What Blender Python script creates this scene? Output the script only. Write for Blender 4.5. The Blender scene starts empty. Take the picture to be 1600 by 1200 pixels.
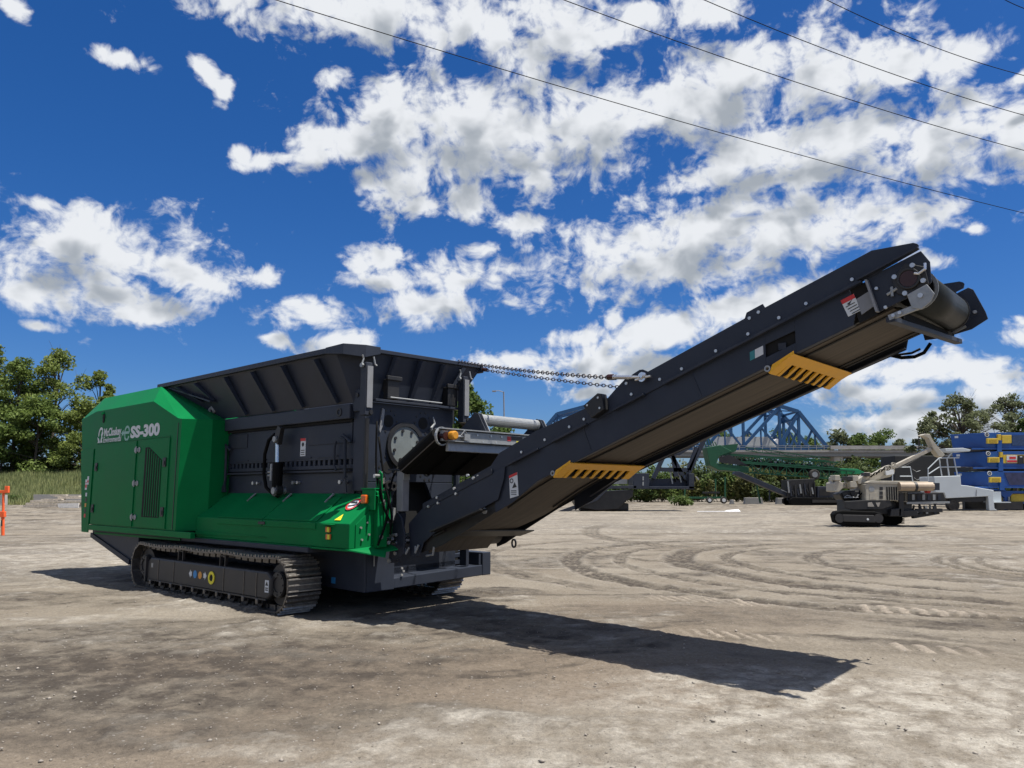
import bpy, math, random
import numpy as np
from mathutils import Vector, Matrix
R = math.radians
scene = bpy.context.scene
col = scene.collection
random.seed(7)
rng = np.random.default_rng(11)

# ------------------------------------------------------------------ camera
CAMH = 1.6
PITCH = math.atan((767 - 600) / 1200.0)
cam = bpy.data.cameras.new('camera'); cam.sensor_fit = 'HORIZONTAL'
cam.sensor_width = 36.0; cam.lens = 1200.0 / 1600.0 * 36.0
cam.clip_start = 0.1; cam.clip_end = 6000
camo = bpy.data.objects.new('camera', cam); col.objects.link(camo)
camo.location = (0, 0, CAMH); camo.rotation_euler = (math.pi / 2 + PITCH, 0, 0)
scene.camera = camo

def ray(px, py):
    u = (px - 800) / 1200.0; v = (600 - py) / 1200.0
    cp, sp = math.cos(PITCH), math.sin(PITCH)
    return Vector((u, cp - v * sp, sp + v * cp))
def at(px, py, Y):
    "world point seen at a pixel, at the distance Y ahead of the camera"
    d = ray(px, py); t = Y / d.y
    return Vector((d.x * t, Y, CAMH + d.z * t))
def ground_at(px, py):
    d = ray(px, py); t = -CAMH / d.z
    return Vector((d.x * t, d.y * t, 0))

# ------------------------------------------------------------------ sun, exposure
SUN = Vector((0.335, -0.106, 1.0)).normalized()
sl = bpy.data.lights.new('sun', 'SUN'); sl.energy = 5.0; sl.angle = R(0.5); sl.color = (1.0, 0.955, 0.88)
so = bpy.data.objects.new('sun', sl); col.objects.link(so)
so.rotation_euler = SUN.to_track_quat('Z', 'Y').to_euler()
cy_ = scene.cycles; cy_.max_bounces = 6; cy_.diffuse_bounces = 3; cy_.glossy_bounces = 3; cy_.transparent_max_bounces = 6; cy_.caustics_reflective = False; cy_.caustics_refractive = False
vs = scene.view_settings
vs.view_transform = 'Standard'; vs.look = 'None'; vs.gamma = 1.0; vs.use_curve_mapping = False
vs.exposure = 0.62
scene.display_settings.display_device = 'sRGB'

# ------------------------------------------------------------------ sky with clouds
SKY_STRENGTH = 0.05
w = bpy.data.worlds.new('World'); scene.world = w; w.use_nodes = True
nt = w.node_tree; N = nt.nodes; L = nt.links; N.clear()
def wn(t, **k):
    n = N.new(t)
    for a, b in k.items(): setattr(n, a, b)
    return n
def wm(op, a, b=None, c=None, clamp=False):
    n = N.new('ShaderNodeMath'); n.operation = op; n.use_clamp = clamp
    for i, v in enumerate((a, b, c)):
        if v is None: continue
        if isinstance(v, (int, float)): n.inputs[i].default_value = v
        else: L.new(v, n.inputs[i])
    return n.outputs[0]
sky = wn('ShaderNodeTexSky', sky_type='NISHITA', sun_disc=False)
sky.sun_elevation = R(70.6); sky.sun_rotation = R(107.6)
sky.altitude = 200; sky.air_density = 1.0; sky.dust_density = 0.9; sky.ozone_density = 4.0
tc = wn('ShaderNodeTexCoord')
sep = wn('ShaderNodeSeparateXYZ'); L.new(tc.outputs['Generated'], sep.inputs[0])
az = wm('ARCTAN2', sep.outputs[0], sep.outputs[1])
el = wm('ARCSINE', sep.outputs[2])
comb = wn('ShaderNodeCombineXYZ'); L.new(az, comb.inputs[0]); L.new(el, comb.inputs[1])
AE = comb.outputs[0]
# clouds: middle (in picture pixels, turned into azimuth and elevation), half sizes, tilt
CL = [(600,22,330,52,0),(840,45,150,62,0),(190,92,46,17,0),(322,112,36,18,-35),(350,140,16,24,-20),(525,122,34,22,15),
 (1110,18,75,34,-20),(1010,22,50,26,0),
 (640,185,120,62,8),(540,220,110,36,20),(425,250,62,15,18),(380,245,22,14,-40),(760,205,190,80,0),(900,205,180,75,8),(1020,165,170,66,12),(845,285,42,40,0),
 (1160,140,190,72,10),(1290,120,150,58,5),(1400,100,90,40,8),(1500,92,60,34,10),(1190,240,120,44,0),(1330,230,190,58,4),(1490,215,140,62,4),(1110,278,90,26,5),(1600,210,100,70,0),(1250,275,150,24,0),
 (1000,400,150,58,8),(1130,375,190,72,4),(1250,345,180,50,-2),(1400,345,90,38,8),(1470,328,44,20,8),(880,415,60,30,10),
 (625,290,74,48,0),(655,320,40,26,0),(725,312,48,34,-5),(812,350,52,17,3),
 (150,385,170,58,4),(120,440,150,46,-6),(270,420,85,40,-8),(40,455,60,32,0),(235,490,98,24,2),(62,318,40,16,12),(320,440,50,16,-8),
 (412,433,28,17,10),(585,405,60,30,10),(600,440,70,22,5),(705,430,86,34,8),(660,476,84,34,2),(490,494,78,24,4),(742,392,36,18,0),(430,530,24,14,0),(530,535,60,20,10),
 (905,525,52,18,6),(960,500,20,20,60),(1040,520,120,36,14),(1170,475,110,32,14),(960,570,170,28,2),(800,565,70,16,0),(915,616,42,12,8),(1250,455,70,24,14),(1460,410,42,18,-10),
 (1440,575,160,30,-4),(1380,620,130,22,0),(1560,600,110,40,-6),(1590,524,36,24,0),(1526,360,22,11,0),(1400,660,160,22,0),(1320,560,70,20,8),(1600,120,40,12,10),(1560,670,100,20,0),
 (60,510,34,9,0),(20,10,30,20,-20)]
def density_group(detail, amp, rough):
    g = bpy.data.node_groups.new('cloud_density', 'ShaderNodeTree')
    g.interface.new_socket('Vector', in_out='INPUT', socket_type='NodeSocketVector')
    g.interface.new_socket('Density', in_out='OUTPUT', socket_type='NodeSocketFloat')
    n, l = g.nodes, g.links
    gi = n.new('NodeGroupInput'); go = n.new('NodeGroupOutput')
    def M(op, a, b=None, clamp=False):
        m = n.new('ShaderNodeMath'); m.operation = op; m.use_clamp = clamp
        for i, v in enumerate((a, b)):
            if v is None: continue
            if isinstance(v, (int, float)): m.inputs[i].default_value = v
            else: l.new(v, m.inputs[i])
        return m.outputs[0]
    V = gi.outputs[0]
    cur = None; cv = n.new('ShaderNodeVectorMath'); cv.operation = 'MULTIPLY_ADD'; l.new(V, cv.inputs[0]); cv.inputs[1].default_value = (1, 1, 0); cv.inputs[2].default_value = (0, 0, 1); V1 = VC = cv.outputs[0]
    for bi, (px, py, rx, ry, rot) in enumerate(CL):
        if rx > 100: rx *= 1.12; ry *= 1.15
        d = ray(px, py).normalized()
        a0 = math.atan2(d.x, d.y); e0 = math.asin(d.z)
        d2 = ray(px + 1, py).normalized(); k = abs(math.atan2(d2.x, d2.y) - a0)
        d3 = ray(px, py - 1).normalized(); ke = abs(math.asin(d3.z) - e0)
        sx, sy, cr, sr = rx*k, ry*ke, math.cos(R(rot)), math.sin(R(rot))
        e1 = (cr/sx, sr/sx); e2 = (-sr/sy, cr/sy)
        if bi % 6 == 0 and cur is not None:       # keeps the nodes in one chain, so the shader stack stays small
            ch = n.new('ShaderNodeVectorMath'); ch.operation = 'MULTIPLY_ADD'
            l.new(cur, ch.inputs[0]); ch.inputs[1].default_value = (1e-9, 1e-9, 1e-9); l.new(V1, ch.inputs[2]); VC = ch.outputs[0]
        uv = []
        for e in (e1, e2):
            dt = n.new('ShaderNodeVectorMath'); dt.operation = 'DOT_PRODUCT'; l.new(VC, dt.inputs[0]); dt.inputs[1].default_value = (e[0], e[1], -(e[0]*a0+e[1]*e0)); uv.append(dt.outputs['Value'])
        ma = n.new('ShaderNodeMath'); ma.operation = 'MULTIPLY_ADD'; l.new(uv[1], ma.inputs[0]); l.new(uv[1], ma.inputs[1]); l.new(M('MULTIPLY', uv[0], uv[0]), ma.inputs[2])
        cur = ma.outputs[0] if cur is None else M('MINIMUM', cur, ma.outputs[0])
    cur = M('SQRT', cur)
    # the sky beyond the frame carries on with the same kind of clouds
    sp = n.new('ShaderNodeSeparateXYZ'); l.new(V, sp.inputs[0])
    ox = M('SUBTRACT', M('ABSOLUTE', sp.outputs[0]), 0.66)
    oy = M('SUBTRACT', sp.outputs[1], 0.70)
    out = M('MAXIMUM', ox, oy)
    far = M('MULTIPLY', out, 12.0, clamp=True)
    ns0 = n.new('ShaderNodeTexNoise'); ns0.noise_dimensions = '2D'; ns0.inputs['Scale'].default_value = 4.0; ns0.inputs['Detail'].default_value = 2
    mp0 = n.new('ShaderNodeMapping'); mp0.inputs['Scale'].default_value = (1, 2.0, 1); l.new(V, mp0.inputs[0]); l.new(mp0.outputs[0], ns0.inputs['Vector'])
    gen = M('SUBTRACT', 5.0, M('MULTIPLY', ns0.outputs['Fac'], 8.0))
    gen2 = M('ADD', gen, M('MULTIPLY', M('SUBTRACT', 1.0, far), 6.0))
    cur = M('MINIMUM', cur, gen2)
    # ragged edges: two noises, the finer one warped
    mp1 = n.new('ShaderNodeMapping'); mp1.inputs['Scale'].default_value = (1, 1.25, 1); l.new(V, mp1.inputs[0])
    nw = n.new('ShaderNodeTexNoise'); nw.noise_dimensions = '2D'; nw.inputs['Scale'].default_value = 9; nw.inputs['Detail'].default_value = 3
    l.new(mp1.outputs[0], nw.inputs['Vector'])
    sc = n.new('ShaderNodeVectorMath'); sc.operation = 'SCALE'; sc.inputs['Scale'].default_value = 0.05
    l.new(nw.outputs['Color'], sc.inputs[0])
    ad = n.new('ShaderNodeVectorMath'); ad.operation = 'ADD'; l.new(mp1.outputs[0], ad.inputs[0]); l.new(sc.outputs[0], ad.inputs[1])
    n1 = n.new('ShaderNodeTexNoise'); n1.noise_dimensions = '2D'; n1.inputs['Scale'].default_value = 17; n1.inputs['Detail'].default_value = detail; n1.inputs['Roughness'].default_value = rough
    l.new(ad.outputs[0], n1.inputs['Vector'])
    base = M('MULTIPLY', M('SUBTRACT', 1.07, cur), 1.30)
    base = M('MAXIMUM', M('MINIMUM', base, 1.05), -1.2)
    den = M('ADD', base, M('MULTIPLY', M('SUBTRACT', n1.outputs['Fac'], 0.50), 3.0))
    vb = n.new('ShaderNodeTexVoronoi'); vb.voronoi_dimensions = '2D'; vb.feature = 'F1'; vb.inputs['Scale'].default_value = 24; vb.inputs['Detail'].default_value = 2 if detail > 5 else 1; vb.inputs['Roughness'].default_value = 0.55; vb.inputs['Lacunarity'].default_value = 2.3; l.new(ad.outputs[0], vb.inputs['Vector'])
    den = M('ADD', den, M('MULTIPLY', M('SUBTRACT', 0.60, vb.outputs['Distance']), 0.62 if detail > 5 else 0.5))   # rounded, billowing lobes
    if detail > 5:                                # fine frayed edges
        n2 = n.new('ShaderNodeTexNoise'); n2.noise_dimensions = '2D'; n2.inputs['Scale'].default_value = 70; n2.inputs['Detail'].default_value = 4; n2.inputs['Roughness'].default_value = 0.6; l.new(ad.outputs[0], n2.inputs['Vector'])
        den = M('ADD', den, M('MULTIPLY', M('SUBTRACT', n2.outputs['Fac'], 0.5), 1.25))
    l.new(den, go.inputs[0])
    return g
DG = density_group(6, 1.40, .56); DG2 = density_group(3, 1.0, .45)
def dens(vec, g):
    n = N.new('ShaderNodeGroup'); n.node_tree = g; L.new(vec, n.inputs[0]); return n.outputs[0]
def shifted(dx, dy):
    n = N.new('ShaderNodeVectorMath'); n.operation = 'ADD'; L.new(AE, n.inputs[0]); n.inputs[1].default_value = (dx, dy, 0); return n.outputs[0]
d0 = dens(AE, DG); d1 = dens(shifted(0.010, 0.042), DG2)
cover = wn('ShaderNodeMapRange', interpolation_type='SMOOTHSTEP'); L.new(d0, cover.inputs[0])
cover.inputs[1].default_value = -0.30; cover.inputs[2].default_value = 0.85
# how much cloud lies between here and the sun
th = wm('ADD', wm('MULTIPLY', wm('MAXIMUM', d1, 0.0), 0.8), wm('MULTIPLY', wm('MINIMUM', d0, 1.3), 0.16))
shade = wn('ShaderNodeMapRange', interpolation_type='SMOOTHSTEP'); L.new(th, shade.inputs[0])
shade.inputs[1].default_value = 0.20; shade.inputs[2].default_value = 1.35
cmix = wn('ShaderNodeMix', data_type='RGBA'); L.new(shade.outputs[0], cmix.inputs['Factor'])
cmix.inputs['A'].default_value = (0.555 / SKY_STRENGTH, 0.57 / SKY_STRENGTH, 0.59 / SKY_STRENGTH, 1)
cmix.inputs['B'].default_value = (0.25 / SKY_STRENGTH, 0.275 / SKY_STRENGTH, 0.305 / SKY_STRENGTH, 1)
hs = wn('ShaderNodeHueSaturation'); hs.inputs['Saturation'].default_value = 1.16; hs.inputs['Value'].default_value = 1.02
tint = wn('ShaderNodeVectorMath', operation='MULTIPLY'); tint.inputs[1].default_value = (0.79, 0.96, 1.32); L.new(sky.outputs[0], tint.inputs[0]); L.new(tint.outputs[0], hs.inputs['Color'])
smix = wn('ShaderNodeMix', data_type='RGBA'); L.new(wm('MULTIPLY', cover.outputs[0], 0.97), smix.inputs['Factor'])
L.new(hs.outputs[0], smix.inputs['A']); L.new(cmix.outputs['Result'], smix.inputs['B'])
bg = wn('ShaderNodeBackground'); bg.inputs['Strength'].default_value = SKY_STRENGTH; L.new(smix.outputs['Result'], bg.inputs['Color'])
w.cycles.sampling_method = 'NONE'
wo = wn('ShaderNodeOutputWorld'); L.new(bg.outputs[0], wo.inputs[0])

# ------------------------------------------------------------------ helpers
class MB:
    def __init__(s): s.v = []; s.f = []
    def add(s, vs, fs):
        o = len(s.v); s.v += [tuple(p) for p in vs]; s.f += [tuple(i + o for i in f) for f in fs]; return s
    def box(s, x0, x1, y0, y1, z0, z1):
        return s.add([(x0,y0,z0),(x1,y0,z0),(x1,y1,z0),(x0,y1,z0),(x0,y0,z1),(x1,y0,z1),(x1,y1,z1),(x0,y1,z1)],
                     [(0,3,2,1),(4,5,6,7),(0,1,5,4),(1,2,6,5),(2,3,7,6),(3,0,4,7)])
    def hexa(s, p): return s.add(p, [(0,3,2,1),(4,5,6,7),(0,1,5,4),(1,2,6,5),(2,3,7,6),(3,0,4,7)])
    def bar(s, a, b, wdt, h, up=(0, 0, 1)):
        "square bar from a to b"
        a = Vector(a); b = Vector(b); d = (b - a).normalized(); u = Vector(up)
        if abs(d.dot(u)) > 0.98: u = Vector((1, 0, 0))
        sd = d.cross(u).normalized() * (wdt / 2); u = sd.cross(d).normalized() * (h / 2)
        return s.hexa([a-sd-u, b-sd-u, b+sd-u, a+sd-u, a-sd+u, b-sd+u, b+sd+u, a+sd+u])
    def xz(s, pts, y0, y1):
        "polygon in the x-z plane given depth along y"
        n = len(pts)
        ar = sum(pts[i][0]*pts[(i+1) % n][1]-pts[(i+1) % n][0]*pts[i][1] for i in range(n))
        if ar < 0: pts = pts[::-1]
        return s.add([(x, y0, z) for x, z in pts] + [(x, y1, z) for x, z in pts],
                     [tuple(range(n)), tuple(range(2*n-1, n-1, -1))] + [(i, i+n, (i+1) % n+n, (i+1) % n) for i in range(n)])
    def yz(s, pts, x0, x1):
        n = len(pts)
        ar = sum(pts[i][0]*pts[(i+1) % n][1]-pts[(i+1) % n][0]*pts[i][1] for i in range(n))
        if ar < 0: pts = pts[::-1]
        return s.add([(x1, y, z) for y, z in pts] + [(x0, y, z) for y, z in pts],
                     [tuple(range(n)), tuple(range(2*n-1, n-1, -1))] + [(i, i+n, (i+1) % n+n, (i+1) % n) for i in range(n)])
    def tube(s, pts, r, n=8, cap=True):
        pts = [Vector(p) for p in pts]; rs = r if isinstance(r, (list, tuple)) else [r]*len(pts)
        o = len(s.v); u = None
        for i, p in enumerate(pts):
            d = (pts[min(i+1, len(pts)-1)] - pts[max(i-1, 0)]).normalized()
            if u is None:
                u = d.cross(Vector((0, 0, 1)))
                if u.length < 1e-3: u = d.cross(Vector((1, 0, 0)))
            u = (u - d*u.dot(d)).normalized(); v = d.cross(u)
            for k in range(n):
                a = 2*math.pi*k/n; s.v.append(tuple(p + (u*math.cos(a) + v*math.sin(a))*rs[i]))
        for i in range(len(pts)-1):
            for k in range(n):
                s.f.append((o+i*n+k, o+i*n+(k+1) % n, o+(i+1)*n+(k+1) % n, o+(i+1)*n+k))
        if cap:
            s.f.append(tuple(o+k for k in range(n-1, -1, -1))); s.f.append(tuple(o+(len(pts)-1)*n+k for k in range(n)))
        return s
    def cyl(s, a, b, r, n=16): return s.tube([a, b], r, n)
    def ring(s, c, axis, r0, r1, h, n=20):
        c = Vector(c); ax = Vector(axis).normalized(); u = ax.cross(Vector((0, 0, 1)))
        if u.length < 1e-3: u = Vector((1, 0, 0))
        u.normalize(); v = ax.cross(u); o = len(s.v)
        for k in range(n):
            a = 2*math.pi*k/n; e = u*math.cos(a) + v*math.sin(a)
            for (r, t) in ((r0, 0), (r1, 0), (r1, h), (r0, h)): s.v.append(tuple(c + e*r + ax*t))
        for k in range(n):
            p = o+4*k; q = o+4*((k+1) % n)
            for j in range(4): s.f.append((p+j, q+j, q+(j+1) % 4, p+(j+1) % 4))
        return s
    def build(s, name, mat, parent=None, smooth=False, bevel=0.0, label=None):
        me = bpy.data.meshes.new(name); me.from_pydata(s.v, [], s.f); me.update()
        if mat: me.materials.append(mat)
        if smooth: me.polygons.foreach_set('use_smooth', [True]*len(me.polygons))
        return put(name, me, parent, bevel, label)
def put(name, me, parent=None, bevel=0.0, label=None):
    o = bpy.data.objects.new(name, me); col.objects.link(o)
    if parent: o.parent = parent
    if bevel:
        b = o.modifiers.new('bevel', 'BEVEL'); b.width = bevel; b.segments = 2; b.limit_method = 'ANGLE'; b.angle_limit = R(35); b.harden_normals = False
    if label: o['label'] = label
    return o
def npmesh(name, verts, faces, mat):
    verts = np.asarray(verts, np.float32); faces = np.asarray(faces, np.int32); k = faces.shape[1]
    me = bpy.data.meshes.new(name)
    me.vertices.add(len(verts)); me.vertices.foreach_set('co', verts.ravel())
    me.loops.add(faces.size); me.loops.foreach_set('vertex_index', faces.ravel())
    me.polygons.add(len(faces)); me.polygons.foreach_set('loop_start', np.arange(0, faces.size, k, dtype=np.int32))
    try: me.polygons.foreach_set('loop_total', np.full(len(faces), k, np.int32))
    except Exception: pass
    me.update(calc_edges=True)
    if mat: me.materials.append(mat)
    return me
def tag(o, label, cat, group=None, kind=None):
    if label: o['label'] = label
    if cat: o['category'] = cat
    if group: o['group'] = group
    if kind: o['kind'] = kind
    return o
def thing(name, label, cat, loc=(0, 0, 0), rz=0.0, group=None):
    o = bpy.data.objects.new(name, None); col.objects.link(o); o.empty_display_size = 0.3
    o.location = loc; o.rotation_euler = (0, 0, rz)
    return tag(o, label, cat, group)
def text_mesh(name, txt, size, mat, parent, M, bold=0.0, width=None, ext=0.001):
    cu = bpy.data.curves.new(name, 'FONT'); cu.body = txt; cu.size = size; cu.offset = bold; cu.extrude = ext; cu.resolution_u = 3
    tmp = bpy.data.objects.new(name, cu); col.objects.link(tmp)
    dg = bpy.context.evaluated_depsgraph_get(); dg.update()
    me = bpy.data.meshes.new_from_object(tmp.evaluated_get(dg)); me.name = name
    bpy.data.objects.remove(tmp); bpy.data.curves.remove(cu)
    if width and len(me.vertices):
        xs = [v.co.x for v in me.vertices]; k = width/(max(xs)-min(xs)); x0 = min(xs)
        for v in me.vertices: v.co.x = (v.co.x-x0)*k
    me.materials.clear(); me.materials.append(mat); me.transform(M)
    return put(name, me, parent)
NEARFACE = lambda x, y, z: Matrix(((1,0,0,x),(0,0,-1,y),(0,1,0,z),(0,0,0,1)))   # text standing on a face that looks along -y

# ------------------------------------------------------------------ materials
def mat(name, base, rough=0.5, metal=0.0, var=0.15, scale=6.0, bump=0.0, bscale=60.0, dust=0.0, dustcol=(0.30,0.26,0.21), coat=0.0, spec=0.5, stretch=None):
    m = bpy.data.materials.new(name); m.use_nodes = True
    n, l = m.node_tree.nodes, m.node_tree.links; b = n['Principled BSDF']
    t = n.new('ShaderNodeTexCoord')
    ns = n.new('ShaderNodeTexNoise'); ns.inputs['Scale'].default_value = scale; ns.inputs['Detail'].default_value = 6; ns.inputs['Roughness'].default_value = 0.6
    P_ = t.outputs['Object']
    if stretch:
        mpp = n.new('ShaderNodeMapping'); mpp.inputs['Scale'].default_value = stretch; l.new(P_, mpp.inputs[0]); P_ = mpp.outputs[0]
    l.new(P_, ns.inputs['Vector'])
    mr = n.new('ShaderNodeMapRange'); mr.inputs[1].default_value = 0.3; mr.inputs[2].default_value = 0.7; mr.inputs[3].default_value = 1-var; mr.inputs[4].default_value = 1+var
    l.new(ns.outputs['Fac'], mr.inputs[0])
    mx = n.new('ShaderNodeVectorMath'); mx.operation = 'SCALE'; mx.inputs[0].default_value = base; l.new(mr.outputs[0], mx.inputs['Scale'])
    c = mx.outputs[0]
    if dust > 0:
        n2 = n.new('ShaderNodeTexNoise'); n2.inputs['Scale'].default_value = 2.2; n2.inputs['Detail'].default_value = 8; n2.inputs['Roughness'].default_value = 0.7
        l.new(P_, n2.inputs['Vector'])
        m2 = n.new('ShaderNodeMapRange'); m2.inputs[1].default_value = 0.42; m2.inputs[2].default_value = 0.75; m2.inputs[4].default_value = dust; l.new(n2.outputs['Fac'], m2.inputs[0])
        mm = n.new('ShaderNodeMix'); mm.data_type = 'RGBA'; l.new(m2.outputs[0], mm.inputs['Factor']); l.new(c, mm.inputs['A']); mm.inputs['B'].default_value = (*dustcol, 1)
        c = mm.outputs['Result']
    l.new(c, b.inputs['Base Color'])
    b.inputs['Roughness'].default_value = rough; b.inputs['Metallic'].default_value = metal
    b.inputs['Specular IOR Level'].default_value = spec
    if coat: b.inputs['Coat Weight'].default_value = coat; b.inputs['Coat Roughness'].default_value = 0.12
    rr = n.new('ShaderNodeMapRange'); rr.inputs[3].default_value = max(0.02, rough-0.08); rr.inputs[4].default_value = min(1, rough+0.1)
    l.new(ns.outputs['Fac'], rr.inputs[0]); l.new(rr.outputs[0], b.inputs['Roughness'])
    if bump:
        nb = n.new('ShaderNodeTexNoise'); nb.inputs['Scale'].default_value = bscale; nb.inputs['Detail'].default_value = 4; l.new(t.outputs['Object'], nb.inputs['Vector'])
        bp = n.new('ShaderNodeBump'); bp.inputs['Strength'].default_value = bump; bp.inputs['Distance'].default_value = 0.01
        l.new(nb.outputs['Fac'], bp.inputs['Height']); l.new(bp.outputs[0], b.inputs['Normal'])
    return m
GREEN = mat('green_paint', (0.004, 0.150, 0.043), 0.36, var=0.10, scale=1.5, dust=0.0, spec=0.04)
GREY = mat('graphite_paint', (0.027, 0.033, 0.048), 0.45, var=0.16, scale=2.0, dust=0.06, dustcol=(.10,.10,.10), bump=0.03, bscale=200, spec=0.25)
GREY2 = mat('graphite_paint_dusty', (0.025, 0.031, 0.045), 0.5, var=0.15, scale=3, dust=0.08, spec=0.25)
BLACK = mat('black_steel', (0.012, 0.012, 0.013), 0.5, var=0.2, dust=0.05)
VOID = mat('painted_inside_shade', (0.006, 0.006, 0.006), 0.9, var=0.1)  # near-black colour stands in for the shade inside holes, slots and openings
RUBBER = mat('belt_rubber', (0.070, 0.058, 0.046), 0.72, var=0.45, scale=3.0, dust=0.35, dustcol=(0.14, 0.108, 0.075), stretch=(.25, 7, .25))
WRAP = mat('dark_belt_rubber', (0.014, 0.017, 0.016), 0.45, var=0.25, scale=5, dust=0.03, spec=0.25)
BLKRUB = mat('black_rubber', (0.005, 0.005, 0.005), 0.7, var=0.2, spec=0.1)
BRIGHT = mat('polished_grouser_steel', (0.30, 0.285, 0.265), 0.30, metal=0.65, var=0.45, scale=25, dust=0.45, dustcol=(0.16, 0.13, 0.11))
STEEL = mat('worn_track_steel', (0.13, 0.122, 0.112), 0.34, metal=0.6, var=0.35, scale=14, dust=0.35, dustcol=(0.12, 0.10, 0.085), bump=0.15, bscale=40)
DARKSTEEL = mat('track_frame_steel', (0.022, 0.021, 0.021), 0.5, var=0.25, dust=0.12, dustcol=(0.12, 0.10, 0.09))
GALV = mat('galvanised_steel', (0.30, 0.31, 0.31), 0.42, metal=0.35, var=0.12, scale=20)
CHROME = mat('bright_steel', (0.7, 0.7, 0.7), 0.2, metal=0.9, var=0.05)
POSTGREY = mat('grey_post_paint', (0.22, 0.225, 0.235), 0.5, var=0.12, dust=0.1)
YELLOW = mat('yellow_paint', (0.78, 0.40, 0.03), 0.4, var=0.06, scale=8, spec=0.2)
WHITE = mat('white_vinyl', (0.62, 0.64, 0.64), 0.5, var=0.04)
PALEGREEN = mat('pale_green_vinyl', (0.25, 0.45, 0.38), 0.5, var=0.04)
RED = mat('red_print', (0.55, 0.03, 0.03), 0.5, var=0.05)
INK = mat('black_print', (0.02, 0.02, 0.02), 0.5, var=0.05)
BLUEINK = mat('blue_print', (0.03, 0.22, 0.50), 0.5, var=0.05)
ORANGEINK = mat('orange_print', (0.65, 0.28, 0.04), 0.5, var=0.05)
YELLOWINK = mat('yellow_print', (0.75, 0.65, 0.03), 0.5, var=0.05)
AMBER = mat('amber_lens', (0.62, 0.12, 0.012), 0.15, var=0.05, coat=0.5)
MAROON = mat('maroon_cap', (0.035, 0.008, 0.006), 0.4, var=0.1)
BOLT = mat('zinc_bolt', (0.55, 0.55, 0.54), 0.3, metal=0.7, var=0.1)
CHAINM = mat('chain_steel', (0.10, 0.085, 0.08), 0.4, metal=0.6, var=0.3, scale=30)
MYAW = R(-42.0); ca, sa = math.cos(MYAW), math.sin(MYAW); MO = Vector((ca*-9 + -sa*7.4, sa*-9 + ca*7.4, 0))
# ------------------------------------------------------------------ ground
def _hash(ix, iy, seed):
    h = (ix.astype(np.int64)*374761393 + iy.astype(np.int64)*668265263 + seed*1442695041) & 0xffffffff
    h = ((h ^ (h >> 13)) * 1274126177) & 0xffffffff
    return ((h ^ (h >> 16)) & 0xffff)/65535.0
def vnoise(x, y, seed=0):
    ix = np.floor(x); iy = np.floor(y); fx = x-ix; fy = y-iy
    fx = fx*fx*fx*(fx*(fx*6-15)+10); fy = fy*fy*fy*(fy*(fy*6-15)+10)
    ix = ix.astype(np.int64); iy = iy.astype(np.int64)
    a = _hash(ix, iy, seed); b = _hash(ix+1, iy, seed); c = _hash(ix, iy+1, seed); d = _hash(ix+1, iy+1, seed)
    return (a*(1-fx)+b*fx)*(1-fy) + (c*(1-fx)+d*fx)*fy
def fbm(x, y, octv=5, seed=0, gain=.5):
    s = np.zeros_like(x); a = 1.; t = 0.
    for o in range(octv):
        s += a*vnoise(x*2**o+17.3*o, y*2**o-9.1*o, seed+o); t += a; a *= gain
    return s/t
def sstep(a, b, x):
    t = np.clip((x-a)/(b-a), 0, 1); return t*t*(3-2*t)
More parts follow.
